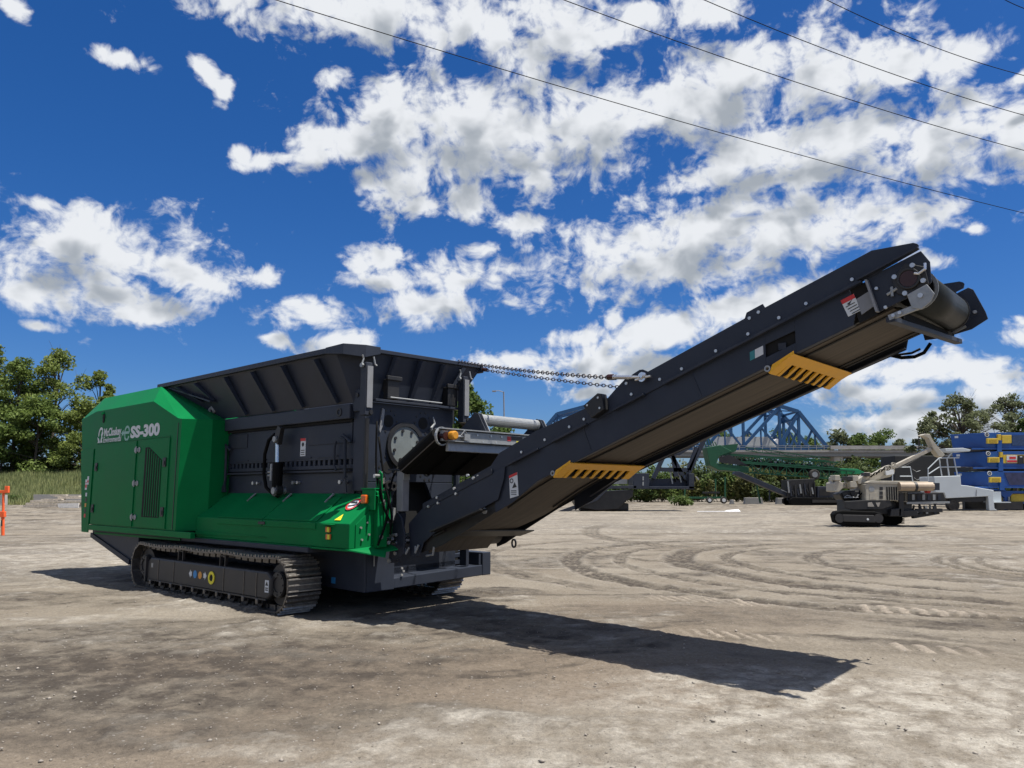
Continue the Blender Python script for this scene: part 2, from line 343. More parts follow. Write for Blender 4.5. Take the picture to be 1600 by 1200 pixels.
def build_ground():
    rad = np.concatenate([[0.02, 1.2], np.geomspace(2.4, 40, 780), np.geomspace(41, 160, 60), np.geomspace(175, 4500, 22)])
    ang = np.radians(np.concatenate([np.linspace(-41, 41, 700), np.linspace(43, 317, 70)]))
    A, RR = np.meshgrid(ang, rad); X = np.sin(A)*RR; Y = np.cos(A)*RR
    nr, na = X.shape
    # local machine axes
    # height: gentle rolls, small lumps; masks: dark damp soil, pale limestone fines, tread bars
    near = 1-sstep(60, 150, RR)
    wx = X+1.2*(fbm(X*.35, Y*.35, 3, 5)-.5)*2; wy = Y+1.2*(fbm(X*.35+7, Y*.35, 3, 6)-.5)*2
    f1 = fbm(wx*.22, wy*.22, 5, 1); f2 = fbm(wx*.9, wy*.9, 5, 2, .6); f3 = fbm(X*4, Y*4, 5, 3, .65); f4 = fbm(X*16, Y*16, 3, 4, .6)
    streak = fbm(wx*.35+.12*wy, wy*1.9, 5, 8, .6)
    Z = (f2-.5)*.05 + (f3-.5)*.030*near + (f4-.5)*.016*near*(RR < 25)
    dark = sstep(.46, .63, .50*streak+.28*f1+.26*f2)*.85
    pale = sstep(.54, .70, .45*f1+.35*f2+.25*f3)*.6
    # broad zones of the yard
    def blob(cx, cy, rx, ry, rot=0, soft=.5):
        c, s = math.cos(rot), math.sin(rot); u = ((X-cx)*c+(Y-cy)*s)/rx; v = (-(X-cx)*s+(Y-cy)*c)/ry
        return 1-sstep(1-soft, 1+soft, np.hypot(u, v)+(f2-.5)*1.1+(f3-.5)*.5)
    pale = np.maximum(pale, blob(2.0, 4.35, 2.6, .65, .0)*.95)          # pale fines, bottom right
    pale = np.maximum(pale, blob(3.6, 6.0, 2.6, 1.2, .1)*.8)
    pale = np.maximum(pale, blob(2.3, 6.7, 1.1, .6, -.1)*.75)
    pale = np.maximum(pale, blob(-1.9, 7.9, .8, .22, -.2)*.35)
    pale *= 1-.8*np.clip(blob(-3.2, 6.6, 3.0, 1.7, .1), 0, 1)
    pale = np.maximum(pale, blob(-9, 21, 5, 6, .2)*.55)
    pale = np.maximum(pale, blob(5, 45, 26, 18, .0)*.35)
    brown = blob(-.6, 7.2, 3.4, 1.0, -.1)*.8 + blob(-3.0, 5.0, 2.4, .8, .1)*.6 + blob(1.5, 10, 2.5, 1.5)*.5
    dark = np.maximum(dark, blob(-3.6, 7.2, 2.6, 1.3, .15)*.95)
    dark = np.maximum(dark, blob(-3.6, 6.0, 2.2, .55, .1)*.9)
    dark = np.maximum(dark, blob(2.2, 10.2, 2.6, .8, .0)*.45)
    dark *= (1-.8*np.clip(blob(2.2, 4.6, 4.5, 1.5), 0, 1))
    # turning tracks: curved bands of darker, churned soil
    def arc(cx, cy, r, wd, a0, a1, k=1.0, ell=1.0):
        nonlocal dark, Z, pale
        dx = X-cx; dy = (Y-cy)/ell; rr = np.hypot(dx, dy)+(f2-.5)*.30+(f1-.5)*.3; th = np.degrees(np.arctan2(dy, dx)) % 360
        inside = sstep(a0, a0+14, th)*(1-sstep(a1-14, a1, th))
        band = (1-sstep(wd*.35, wd*.62, np.abs(rr-r)))*inside
        gap = (.40+.60*sstep(.35, .6, f3))*(.72+.28*np.cos(2*math.pi*(rr-r)/(wd/3.5)+.8))
        Z += .012*k*band*np.cos(2*math.pi*(rr-r)/(wd/3.5)+.8)*(-1)
        dark = np.maximum(dark, np.minimum(1, band*gap*k*2.3)); pale = pale*(1-.7*band)
        edge = np.exp(-((np.abs(rr-r)-wd*.55)/(wd*.16))**2)*inside
        Z += -.028*band*k + .025*edge*k; pale = np.maximum(pale, edge*.22)
    for (cx, cy, r, wd, a0, a1, k, e) in [(9.2,17.6,7.9,.55,95,262,.9,1.05),(9.4,17.6,6.9,.40,100,255,.6,1.05),(10.2,17.4,6.3,.75,100,250,.95,1.05),(10.2,17.4,5.2,.35,110,250,.7,1.05),
              (12.2,17.2,5.3,.5,120,240,.75,1.0),(13.5,16.4,4.2,.22,120,245,.9,1.0),(13.5,16.4,3.85,.22,120,245,.8,1.0),(13.6,16.4,3.45,.2,120,250,.8,1.0),(15.6,17.6,3.2,.25,110,230,.8,1.0),(15.6,17.6,2.8,.2,110,230,.7,1.0),
              (6.5,19,7.2,.6,120,235,.4,1.1),(20,30,17,.8,150,215,.5,1.0),(4,34,22,.7,250,330,.45,.55),(0,46,34,.9,240,310,.4,.5),(12,25,11,.4,200,265,.5,1.0)]:
        arc(cx, cy, r, wd, a0, a1, k, e)
    # long straight passes across the yard
    def strip(p, q, wd, k, seed):
        nonlocal dark, Z
        p = np.array(p); q = np.array(q); d = (q-p); l = np.hypot(*d); d = d/l
        s = (X-p[0])*d[0]+(Y-p[1])*d[1]; t = -(X-p[0])*d[1]+(Y-p[1])*d[0]+(f2-.5)*.35
        b = (1-sstep(wd*.4, wd*.6, np.abs(t)))*sstep(0, 1.5, s)*(1-sstep(l-1.5, l, s))
        dark = np.maximum(dark, b*k*(.45+.55*sstep(.38, .6, f3))); Z += -.018*b*k
    strip((-1,26.5),(26,24.5),.7,.5,1); strip((0,29),(30,28),.6,.45,2); strip((2.2,23.0),(24,21.0),.5,.5,3); strip((-18,26),(-8,24),.9,.35,4); strip((3,33),(30,36),.9,.4,5); strip((-20,19),(-7,16.5),.5,.3,6)
    # rows of pressed pale bars left by crawler tracks
    bars = np.zeros_like(X)
    def cleats(p, q, wd, pitch, slant, k):
        nonlocal bars, Z, dark
        p = np.array(p); q = np.array(q); d = (q-p); l = np.hypot(*d); d = d/l
        s = (X-p[0])*d[0]+(Y-p[1])*d[1]; t = -(X-p[0])*d[1]+(Y-p[1])*d[0]+(f1-.5)*.25
        ph = ((s+t*slant)/pitch) % 1
        brk = sstep(.30, .42, fbm(s*.9, t*.6+p[0], 3, 31))
        b = (1-sstep(.16, .30, np.abs(ph-.5)))*(1-sstep(wd*.42, wd*.5, np.abs(t)))*sstep(0, .8, s)*(1-sstep(l-1.2, l, s))*brk*(.8+.3*f3)
        bars = np.maximum(bars, b*k); Z += b*.020*k
        base = (1-sstep(wd*.5, wd*.9, np.abs(t)))*sstep(0, .8, s)*(1-sstep(l-1.2, l, s)); dark = np.maximum(dark, base*.55*k*(.4+.6*f3))
    g = lambda px, py: tuple(ground_at(px, py))[:2]
    cleats(g(985,932), g(1280,950), .42, .16, .9, .9); cleats(g(1260,948), g(1640,965), .45, .22, .2, .95)
    cleats(g(1030,984), g(1300,1010), .42, .18, .7, 1.0); cleats(g(1280,1008), g(1640,1030), .45, .22, .2, .9)
    cleats(g(860,893), g(990,896), .30, .22, .0, .6); cleats(g(1040,890), g(1110,892), .3, .22, .0, .5)
    # dust and damp soil churned up under the machine
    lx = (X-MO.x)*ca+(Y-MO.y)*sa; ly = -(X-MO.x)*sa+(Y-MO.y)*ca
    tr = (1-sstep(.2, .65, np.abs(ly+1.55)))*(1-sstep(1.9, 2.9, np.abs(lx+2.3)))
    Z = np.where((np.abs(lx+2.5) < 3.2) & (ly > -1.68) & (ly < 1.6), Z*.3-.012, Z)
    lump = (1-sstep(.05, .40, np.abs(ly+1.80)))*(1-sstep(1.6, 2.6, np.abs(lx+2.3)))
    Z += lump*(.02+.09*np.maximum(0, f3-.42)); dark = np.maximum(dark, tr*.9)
    Z = Z*near
    v = np.stack([X, Y, Z], -1).reshape(-1, 3)
    i = np.arange(nr-1)[:, None]*na + np.arange(na)[None, :]; j = np.arange(nr-1)[:, None]*na + (np.arange(na)[None, :]+1) % na
    f = np.stack([i, i+na, j+na, j], -1).reshape(-1, 4)
    me = npmesh('ground', v, f, None)
    me.polygons.foreach_set('use_smooth', np.ones(len(f), bool))
    for nm, arr in (('damp', dark), ('pale', pale), ('bars', bars), ('brown', np.clip(brown, 0, 1)), ('grain', f3)):
        a = me.attributes.new(nm, 'FLOAT', 'POINT'); a.data.foreach_set('value', np.clip(arr, 0, 1).astype(np.float32).ravel())
    return me
GM = bpy.data.materials.new('packed_dirt'); GM.use_nodes = True
n, l = GM.node_tree.nodes, GM.node_tree.links; pb = n['Principled BSDF']
def attr(nm):
    a = n.new('ShaderNodeAttribute'); a.attribute_name = nm; return a.outputs['Fac']
gt = n.new('ShaderNodeTexCoord')
def gnoise(scale, det, rough=.6):
    q = n.new('ShaderNodeTexNoise'); q.inputs['Scale'].default_value = scale; q.inputs['Detail'].default_value = det; q.inputs['Roughness'].default_value = rough
    l.new(gt.outputs['Object'], q.inputs['Vector']); return q.outputs['Fac']
def gm(op, a, b=None, clamp=False):
    q = n.new('ShaderNodeMath'); q.operation = op; q.use_clamp = clamp
    for i, v in enumerate((a, b)):
        if v is None: continue
        if isinstance(v, (int, float)): q.inputs[i].default_value = v
        else: l.new(v, q.inputs[i])
    return q.outputs[0]
def gmix(fac, a, b):
    q = n.new('ShaderNodeMix'); q.data_type = 'RGBA'; l.new(fac, q.inputs['Factor'])
    for nm, v in (('A', a), ('B', b)):
        if isinstance(v, tuple): q.inputs[nm].default_value = (*v, 1)
        else: l.new(v, q.inputs[nm])
    return q.outputs['Result']
gfine = gm('ADD', gm('MULTIPLY', gnoise(22, 7, .75), .65), gm('MULTIPLY', gnoise(95, 3, .6), .35)); gmid = gnoise(3.2, 8, .65); gbig = gnoise(.35, 6)
c_ = gmix(gm('MULTIPLY', gm('SUBTRACT', gbig, .35), 2.4, True), (.215, .182, .140), (.315, .280, .226))
c_ = gmix(attr('brown'), c_, (.215, .172, .130))
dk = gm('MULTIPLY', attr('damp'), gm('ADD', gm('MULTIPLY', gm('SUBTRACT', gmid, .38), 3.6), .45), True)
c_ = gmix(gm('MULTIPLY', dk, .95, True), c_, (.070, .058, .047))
pl = gm('MULTIPLY', attr('pale'), gm('ADD', gm('MULTIPLY', gm('SUBTRACT', gmid, .42), 6.0), .30), True)
c_ = gmix(pl, c_, (.45, .415, .355))
wv = n.new('ShaderNodeTexNoise'); wv.inputs['Scale'].default_value = 2.5; wv.inputs['Detail'].default_value = 4; l.new(gt.outputs['Object'], wv.inputs['Vector'])
wa = n.new('ShaderNodeVectorMath'); wa.operation = 'MULTIPLY_ADD'; l.new(wv.outputs['Color'], wa.inputs[0]); wa.inputs[1].default_value = (.55, .55, 0); l.new(gt.outputs['Object'], wa.inputs[2])
vc = n.new('ShaderNodeTexVoronoi'); vc.feature = 'DISTANCE_TO_EDGE'; vc.inputs['Scale'].default_value = 1.5; l.new(wa.outputs[0], vc.inputs['Vector'])
crust = gm('MULTIPLY', gm('SUBTRACT', 1.0, gm('MULTIPLY', vc.outputs['Distance'], 9.0), True), gm('MULTIPLY', attr('pale'), .85))
c_ = gmix(crust, c_, (.20, .172, .138))
c_ = gmix(gm('MULTIPLY', attr('bars'), .62), c_, (.50, .43, .35))
# grit: light and dark grains
vo = n.new('ShaderNodeTexVoronoi'); vo.inputs['Scale'].default_value = 26; l.new(gt.outputs['Object'], vo.inputs['Vector'])
sv = n.new('ShaderNodeSeparateColor'); l.new(vo.outputs['Color'], sv.inputs[0])
peb = gm('MULTIPLY', gm('LESS_THAN', vo.outputs['Distance'], .26), gm('GREATER_THAN', sv.outputs[0], gm('SUBTRACT', 1.12, gm('MULTIPLY', gmid, .5))))
c_ = gmix(gm('MULTIPLY', peb, .38), c_, (.50, .47, .43))
peb2 = gm('MULTIPLY', gm('LESS_THAN', vo.outputs['Distance'], .22), gm('LESS_THAN', sv.outputs[0], .08))
c_ = gmix(gm('MULTIPLY', peb2, .7), c_, (.07, .06, .05))
vs_ = n.new('ShaderNodeVectorMath'); vs_.operation = 'SCALE'; l.new(c_, vs_.inputs[0]); l.new(gm('ADD', gm('MULTIPLY', gfine, 1.7), -.07), vs_.inputs['Scale'])
l.new(vs_.outputs[0], pb.inputs['Base Color']); pb.inputs['Roughness'].default_value = .95; pb.inputs['Specular IOR Level'].default_value = .2
bm1 = n.new('ShaderNodeBump'); bm1.inputs['Strength'].default_value = .9; bm1.inputs['Distance'].default_value = .03
l.new(gm('ADD', gm('ADD', gfine, gm('MULTIPLY', gmid, 1.4)), gm('MULTIPLY', peb, .5)), bm1.inputs['Height']); l.new(bm1.outputs[0], pb.inputs['Normal'])
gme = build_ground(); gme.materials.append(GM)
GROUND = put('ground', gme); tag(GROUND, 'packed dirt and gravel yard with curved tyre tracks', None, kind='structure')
# loose stones
def stones():
    import itertools
    V = []; F = []
    base = np.array([(1,0,0),(-1,0,0),(0,1,0),(0,-1,0),(0,0,1),(0,0,-1)], float)
    fc = [(0,2,4),(2,1,4),(1,3,4),(3,0,4),(2,0,5),(1,2,5),(3,1,5),(0,3,5)]
    nS = 2200
    y = 3.2*np.exp(rng.random(nS)*np.log(30/3.2)); x = (rng.random(nS)*1.7-.85)*y
    for k in range(nS):
        s_ = .005+.012*rng.random()**5
        p = base*(s_*(.6+.8*rng.random((6,1))))*np.array([1.25,1,.75]); a = rng.random()*6.28; c, s = math.cos(a), math.sin(a)
        p = np.stack([p[:,0]*c-p[:,1]*s, p[:,0]*s+p[:,1]*c, p[:,2]], -1)+np.array([x[k], y[k], s_*.35])
        o = 6*k; V.append(p); F += [(a_+o, b_+o, c2+o) for a_, b_, c2 in fc]
    return npmesh('loose_stones', np.concatenate(V), np.array(F), mat('limestone', (.27,.24,.205), .9, var=.5, scale=1.5))
tag(put('loose_stones', stones()), 'small loose stones scattered over the dirt', None, kind='stuff')
# ------------------------------------------------------------------ vegetation
def leafmat(name, ca_, cb_):
    m = bpy.data.materials.new(name); m.use_nodes = True; n, l = m.node_tree.nodes, m.node_tree.links; b = n['Principled BSDF']
    g = n.new('ShaderNodeNewGeometry'); t = n.new('ShaderNodeTexCoord'); ns = n.new('ShaderNodeTexNoise'); ns.inputs['Scale'].default_value = .35; ns.inputs['Detail'].default_value = 3
    l.new(t.outputs['Object'], ns.inputs['Vector'])
    ad = n.new('ShaderNodeMath'); ad.operation = 'MULTIPLY_ADD'; l.new(g.outputs['Random Per Island'], ad.inputs[0]); ad.inputs[1].default_value = .55; 
    mr = n.new('ShaderNodeMapRange'); l.new(ns.outputs['Fac'], mr.inputs[0]); mr.inputs[1].default_value = .35; mr.inputs[2].default_value = .65; mr.inputs[4].default_value = .5
    l.new(mr.outputs[0], ad.inputs[2])
    mx = n.new('ShaderNodeMix'); mx.data_type = 'RGBA'; l.new(ad.outputs[0], mx.inputs['Factor']); mx.inputs['A'].default_value = (*ca_, 1); mx.inputs['B'].default_value = (*cb_, 1)
    l.new(mx.outputs['Result'], b.inputs['Base Color']); b.inputs['Roughness'].default_value = .65; b.inputs['Specular IOR Level'].default_value = .25
    tr = n.new('ShaderNodeBsdfTranslucent'); l.new(mx.outputs['Result'], tr.inputs[0]); ms = n.new('ShaderNodeMixShader'); ms.inputs[0].default_value = .38
    out = n['Material Output']; l.new(b.outputs[0], ms.inputs[1]); l.new(tr.outputs[0], ms.inputs[2]); l.new(ms.outputs[0], out.inputs[0])
    return m
LEAF = [leafmat('leaves_olive', (.065,.080,.026), (.19,.19,.07)), leafmat('leaves_green', (.046,.092,.022), (.15,.20,.058)), leafmat('leaves_dark', (.036,.062,.020), (.125,.155,.05)), leafmat('leaves_greygreen', (.075,.095,.046), (.19,.21,.11)), leafmat('leaves_light', (.090,.130,.030), (.24,.29,.08)), leafmat('leaves_midgreen', (.070,.115,.026), (.19,.25,.065))]
BARK = mat('bark', (.075,.060,.048), .9, var=.3, scale=4)
GRASSM = leafmat('grass_blades', (.16,.20,.075), (.36,.37,.17))
def leaf_quads(c, size, r, flat=.95):
    k = len(c); nrm = r.normal(size=(k,3)); nrm[:,2] += flat; nrm /= np.linalg.norm(nrm, axis=1)[:,None]
    a = np.cross(nrm, r.normal(size=(k,3))); a /= np.linalg.norm(a, axis=1)[:,None]; b = np.cross(nrm, a)
    s = size*(.6+.8*r.random((k,1)))
    v = np.stack([c-a*s*.9, c-b*s*.5+nrm*s*.12, c+a*s*.9, c+b*s*.5+nrm*s*.12], 1).reshape(-1,3)
    return v, np.arange(4*k).reshape(k,4)
def make_tree(name, label, cat, base, hgt, wid, nclump=26, nleaf=5200, leaf=.24, m=0, trunk_h=.3, seed=0, sparse=1.0, crown_top=1.0, group=None, lean=0, trunkr=None, low=.12):
    r = np.random.default_rng(seed+100)
    T = thing(name, label, cat, base, 0, group)
    tr = trunkr or hgt*.016; mb = MB()
    top = Vector((lean*hgt, 0, hgt*.80))
    axis = [Vector((0,0,-.3)), Vector((lean*hgt*.2+.02*hgt*r.normal(), .02*hgt*r.normal(), hgt*.28)), Vector((lean*hgt*.55+.03*hgt*r.normal(), .03*hgt*r.normal(), hgt*.55)), top]
    mb.tube(axis, [tr*1.25, tr, tr*.65, tr*.2], 7)
    cl = []
    for k in range(nclump):
        t = trunk_h+(crown_top-trunk_h)*((k+.5)/nclump)**.9
        prof = math.sin(math.pi*min(1, max(0.05, (t-low)/(1.03-low)))**.75)
        a = r.random()*6.283; rr = wid*.5*prof*(.35+.65*r.random()**.5)
        p = Vector((lean*hgt*t+math.cos(a)*rr, math.sin(a)*rr, hgt*t*(.97+.05*r.random())))
        cl.append(p)
        s_ = min(.78, max(.15, t*.72)); i = min(2, int(s_*3/.8)); q = axis[i].lerp(axis[i+1], (s_*3/.8-i) if i < 2 else .4)
        mid = q.lerp(p, .5)+Vector((0,0,hgt*.02)); mb.tube([q, mid, p], [tr*.38, tr*.22, tr*.07], 5)
        for _ in range(2):
            e = p+Vector(tuple(r.normal(size=3)*wid*.09)); mb.tube([mid.lerp(p,.5), e], [tr*.12, tr*.04], 4)
    mb.build('trunk', BARK, T)
    per = max(8, nleaf//nclump); pts = []
    for p in cl:
        R_ = wid*(.10+.07*r.random())*sparse
        q = r.normal(size=(per,3)); q /= np.linalg.norm(q, axis=1)[:,None]; q *= (r.random((per,1))**.45)*R_*np.array([[1.15,1.15,.72]])
        pts.append(q+np.array(p))
    v, f = leaf_quads(np.concatenate(pts), leaf, r)
    put('crown', npmesh('crown', v, f, LEAF[m]), T)
    return T
def make_bush(name, label, cat, base, hgt, wid, n_=2600, leaf=.2, m=1, seed=0, group=None, dep=None):
    r = np.random.default_rng(seed+500); T = thing(name, label, cat, base, 0, group); pts = []; mb = MB()
    nb = max(6, int(wid*1.6))
    for k in range(nb):
        cx = (r.random()-.5)*wid; cy = (r.random()-.5)*(dep or wid*.5); e = 1-(2*abs(cx)/wid)**2*.55
        h_ = hgt*e*(.65+.4*r.random()); mb.tube([(cx*.7,cy*.7,-.2),(cx,cy,h_*.6),(cx+.1*r.normal(),cy,h_*.92)], [.05,.035,.01], 5)
        per = n_//nb; q = r.normal(size=(per,3)); q /= np.linalg.norm(q, axis=1)[:,None]
        q *= (r.random((per,1))**.4)*np.array([[wid/nb*1.25+.25, .8, h_*.48]]); q += np.array([cx, cy, h_*.52]); q[:,2] = np.maximum(q[:,2], .02); pts.append(q)
    mb.build('stems', BARK, T); v, f = leaf_quads(np.concatenate(pts), leaf, r); put('leaves', npmesh('leaves', v, f, LEAF[m]), T)
    return T
def base_at(px, Y, z=0.0):
    p = at(px, 700, Y); return Vector((p.x, Y, z))
def top_h(py, Y, z=0.0): return at(800, py, Y).z - z
# left embankment with grass
def emb():
    xs = np.linspace(-130, -38, 60); ys = np.linspace(88, 150, 26); X, Y = np.meshgrid(xs, ys)
    Z = 3.6*sstep(0, 1, (Y-90)/26)*(1-sstep(-54, -40, X))+ (fbm(X*.2, Y*.2, 4, 3)-.5)*.9*sstep(0,1,(Y-90)/8) - .06
    v = np.stack([X,Y,Z], -1).reshape(-1,3); nx = len(xs); i = (np.arange(len(ys)-1)[:,None]*nx+np.arange(nx-1)[None,:]).ravel()
    return npmesh('embankment', v, np.stack([i,i+1,i+nx+1,i+nx], -1), mat('grassy_soil', (.10,.105,.045), .95, var=.4, scale=.6)), X, Y, Z
eme, EX, EY, EZ = emb(); tag(put('embankment', eme), 'grassy bank rising to the trees at the left', None, kind='structure')
def emb_z(x, y):
    return 3.6*float(sstep(0,1,(np.array(y)-90)/26))*(1-float(sstep(-54,-40,np.array(x))))
def grass(n_, xr, yr, hmin, hmax, zf_):
    r = np.random.default_rng(5); x = xr[0]+(xr[1]-xr[0])*r.random(n_); y = yr[0]+(yr[1]-yr[0])*r.random(n_)
    z = np.array([zf_(a, b) for a, b in zip(x, y)]); clump = fbm(x*.5, y*.5, 3, 77); h = (hmin+(hmax-hmin)*r.random(n_))*(.45+1.1*clump)
    a = r.random(n_)*6.28; w_ = .05+.05*r.random(n_); lx, ly = .35*h*r.normal(size=n_)*.5, .35*h*r.normal(size=n_)*.5
    v = np.stack([np.stack([x-w_*np.cos(a), y-w_*np.sin(a), z-.1], -1), np.stack([x+w_*np.cos(a), y+w_*np.sin(a), z-.1], -1), np.stack([x+lx, y+ly, z+h], -1)], 1).reshape(-1,3)
    return npmesh('tall_grass', v, np.arange(3*n_).reshape(n_,3), GRASSM)
tag(put('tall_grass', grass(52000, (-90,-40), (89,122), .5, 1.3, emb_z)), 'tall green grass growing on the bank', 'grass', kind='stuff')
# trees at the left, on top of the bank
LT = [(-28,534,121,11,2.6,0,1,'leafy tree cut off by the left edge with fine bare twigs at its top',dict(nclump=40,nleaf=5600,sparse=.7,m=4)),
      (22,560,119,10,3,1,2,'full dark green tree left of the tallest tree behind the yard',dict(nclump=36,nleaf=9000,m=5)),
      (84,541,123,13,3,2,3,'tallest tree at the left with an open brownish green top',dict(nclump=54,nleaf=9000,sparse=.72,m=4)),
      (150,575,126,9.5,3,3,4,'slim open tree whose top shows just above the green housing',dict(nclump=34,nleaf=4800,sparse=.65,m=4,trunk_h=.15)),
      (130,628,118,9.5,2,4,5,'round leafy tree close behind the left end of the green housing',dict(nclump=32,nleaf=8000,m=4)),
      (55,622,117,11,2,5,6,'lower dense tree under the tallest tree at the left',dict(nclump=34,nleaf=9000,m=5)),
      (2,632,117,10,2,6,7,'lower dense tree beside the left edge above the grass',dict(nclump=32,nleaf=8400,m=5)),
      (205,640,128,14,2,7,8,'dense tree hidden mostly behind the green housing',dict(nclump=26,nleaf=4500,m=2)),
      (-90,585,122,14,2,8,9,'broad tree just beyond the left edge',dict(nclump=24,nleaf=3600,m=2))]
for px, py, Y, wd, z0, sd, s2, lab, kw in LT:
    b_ = base_at(px, Y); b_.z = emb_z(b_.x, Y)-.1
    make_tree('tree', lab, 'tree', b_, top_h(py, Y, b_.z)*.97, wd, seed=sd*13+s2, leaf=.27, low=.02, trunk_h=kw.pop('trunk_h', .10), **kw)
for k, (px, py, Y, wd, lab) in enumerate([(35,741,113,5,'rounded green bush in the grass at the foot of the left trees'),(100,740,114,4,'small green shrub near the shredder in the tall grass'),(25,774,92,3.0,'low bush with light tips beside the orange post'),
                        (70,732,116,8,'wide bush along the top of the grass bank')]):
    b_ = base_at(px, Y); b_.z = emb_z(b_.x, Y)-.1; make_bush('bush', lab, 'bush', b_, max(1.0, top_h(py, Y, b_.z)), wd, n_=2400, leaf=.2, m=1 if k else 2, seed=k)
for k, (px, py, Y, wd, lab) in enumerate([(-40,718,121,12,'dark undergrowth at the left edge below the trees'),(18,720,122,12,'dark undergrowth left of the thick trunk below the tall trees'),(75,722,123,12,'dark undergrowth in the middle below the tallest left tree'),(128,716,122,11,'dark undergrowth touching the green housing below the left trees'),(180,715,126,13,'undergrowth hidden mostly behind the green housing')]):
    b_ = base_at(px, Y); b_.z = emb_z(b_.x, Y)-.2; make_bush('bush', lab, 'bush', b_, top_h(py, Y, b_.z), wd, n_=4200, leaf=.27, m=[2,0,1][k % 3], seed=140+k)
# tree behind the hopper
b_ = base_at(722, 84); make_tree('tree', 'bright green tree showing between the hopper post and the magnet', 'tree', b_, top_h(605, 84), 8.5, nclump=34, nleaf=9500, leaf=.25, m=1, seed=71, trunk_h=.15, low=.02)
b_ = base_at(785, 92); make_tree('tree', 'lower green tree right of the bright tree behind the magnet', 'tree', b_, top_h(668, 92), 8, nclump=22, nleaf=5200, leaf=.25, m=1, seed=72, trunk_h=.1, low=.02)
# trees behind the bridge deck and the big tree at the right
for k, (px, py, Y, wd, mm, lab) in enumerate([(1312,676,255,17,3,'small pale tree behind the right foot of the blue bridge'),(1345,680,250,15,1,'rounded tree above the bridge deck left of the drill boom'),(1382,677,252,18,1,'wider tree above the bridge deck behind the drill mast'),(1404,688,262,12,3,'low tree at the end of the row above the bridge deck'),
                        (1225,672,275,18,1,'tree seen through the right half of the blue truss'),(1262,684,270,16,1,'lower tree seen through the right foot of the blue truss'),(1130,676,280,22,1,'tree behind the left half of the truss, above the lorry'),(1175,682,280,18,3,'tree behind the middle of the truss')]):
    b_ = base_at(px, Y); make_tree('tree', lab, 'tree', b_, top_h(py, Y), wd, nclump=22, nleaf=4200, leaf=.5, m=mm, seed=30+k, trunk_h=.2, low=.05)
b_ = base_at(1500, 92); make_tree('tree', 'spreading grey green tree behind the blue machines with open branches', 'tree', b_, top_h(622, 92), 10.5, nclump=60, nleaf=6600, leaf=.19, m=3, seed=91, trunk_h=.40, sparse=.48, low=.30, trunkr=.22)
b_ = base_at(1582, 95); make_tree('tree', 'spreading tree at the right edge behind the stacked blue machines', 'tree', b_, top_h(622, 95), 11, nclump=60, nleaf=6400, leaf=.19, m=3, seed=97, trunk_h=.40, sparse=.48, low=.30, trunkr=.2)
b_ = base_at(1455, 96); make_tree('tree', 'small side tree left of the spreading tree, above the drill boom', 'tree', b_, top_h(652, 96), 5.5, nclump=18, nleaf=2600, leaf=.22, m=3, seed=99, trunk_h=.4, low=.25)
b_ = base_at(1600, 90); make_tree('tree', 'solid green tree on the right edge low behind the blue machines', 'tree', b_, top_h(655, 90), 4.5, nclump=16, nleaf=3200, leaf=.25, m=1, seed=98, trunk_h=.1, low=.02)
# undergrowth below the bridge
UB = [(1000,722,112,11),(1055,716,114,11),(1095,712,118,13),(1140,714,115,12),(1185,716,113,12),(1230,718,112,11),(1275,714,116,12),(1322,708,120,13),(1370,702,122,14),(1415,706,122,13),(960,740,112,10),(915,745,114,10),(1462,716,120,13),(1520,722,122,14),(1590,722,122,13)]
for k, (px, py, Y, wd) in enumerate(UB):
    lab = ['bush behind the dark screener frame','bush just right of the dark screener frame','tall bush behind the green wheeled frame','bush under the left end of the green stacker','bush under the middle of the green stacker','bush left of the dark crusher arm','bush behind the dark crusher','tall dark bush under the bridge deck behind the stacker end','tall dark bush under the bridge deck behind the drill mast','dark bush under the bridge deck beside the white railings','low bush behind the yellow guard','low bush at the far end of the dark hopper','dark bush behind the white platform','dark bush behind the blue machines','dark bush at the right edge behind the blue machines'][k]
    make_bush('bush', lab, 'bush', base_at(px, Y), top_h(py, Y), wd, n_=5200, leaf=.26, m=[1,0,2][k % 3] if k < 7 else 2, seed=40+k)
make_bush('bush', 'small yellow green shrub in front of the dark undergrowth', 'bush', base_at(1058, 84), top_h(768, 84), 2.2, n_=700, leaf=.16, m=1, seed=77)
# far woods closing the horizon
def woods():
    r = np.random.default_rng(9); n_ = 26000; x = -420+840*r.random(n_); y = 330+60*r.random(n_)
    hgt = 7+5*fbm(x*.03, y*.03, 4, 12); z = hgt*r.random(n_)**.7; c = np.stack([x,y,z], -1); v, f = leaf_quads(c, 1.5, r); return npmesh('far_woods', v, f, LEAF[2])
tag(put('far_woods', woods()), 'distant line of woods along the horizon', 'woods', kind='stuff')
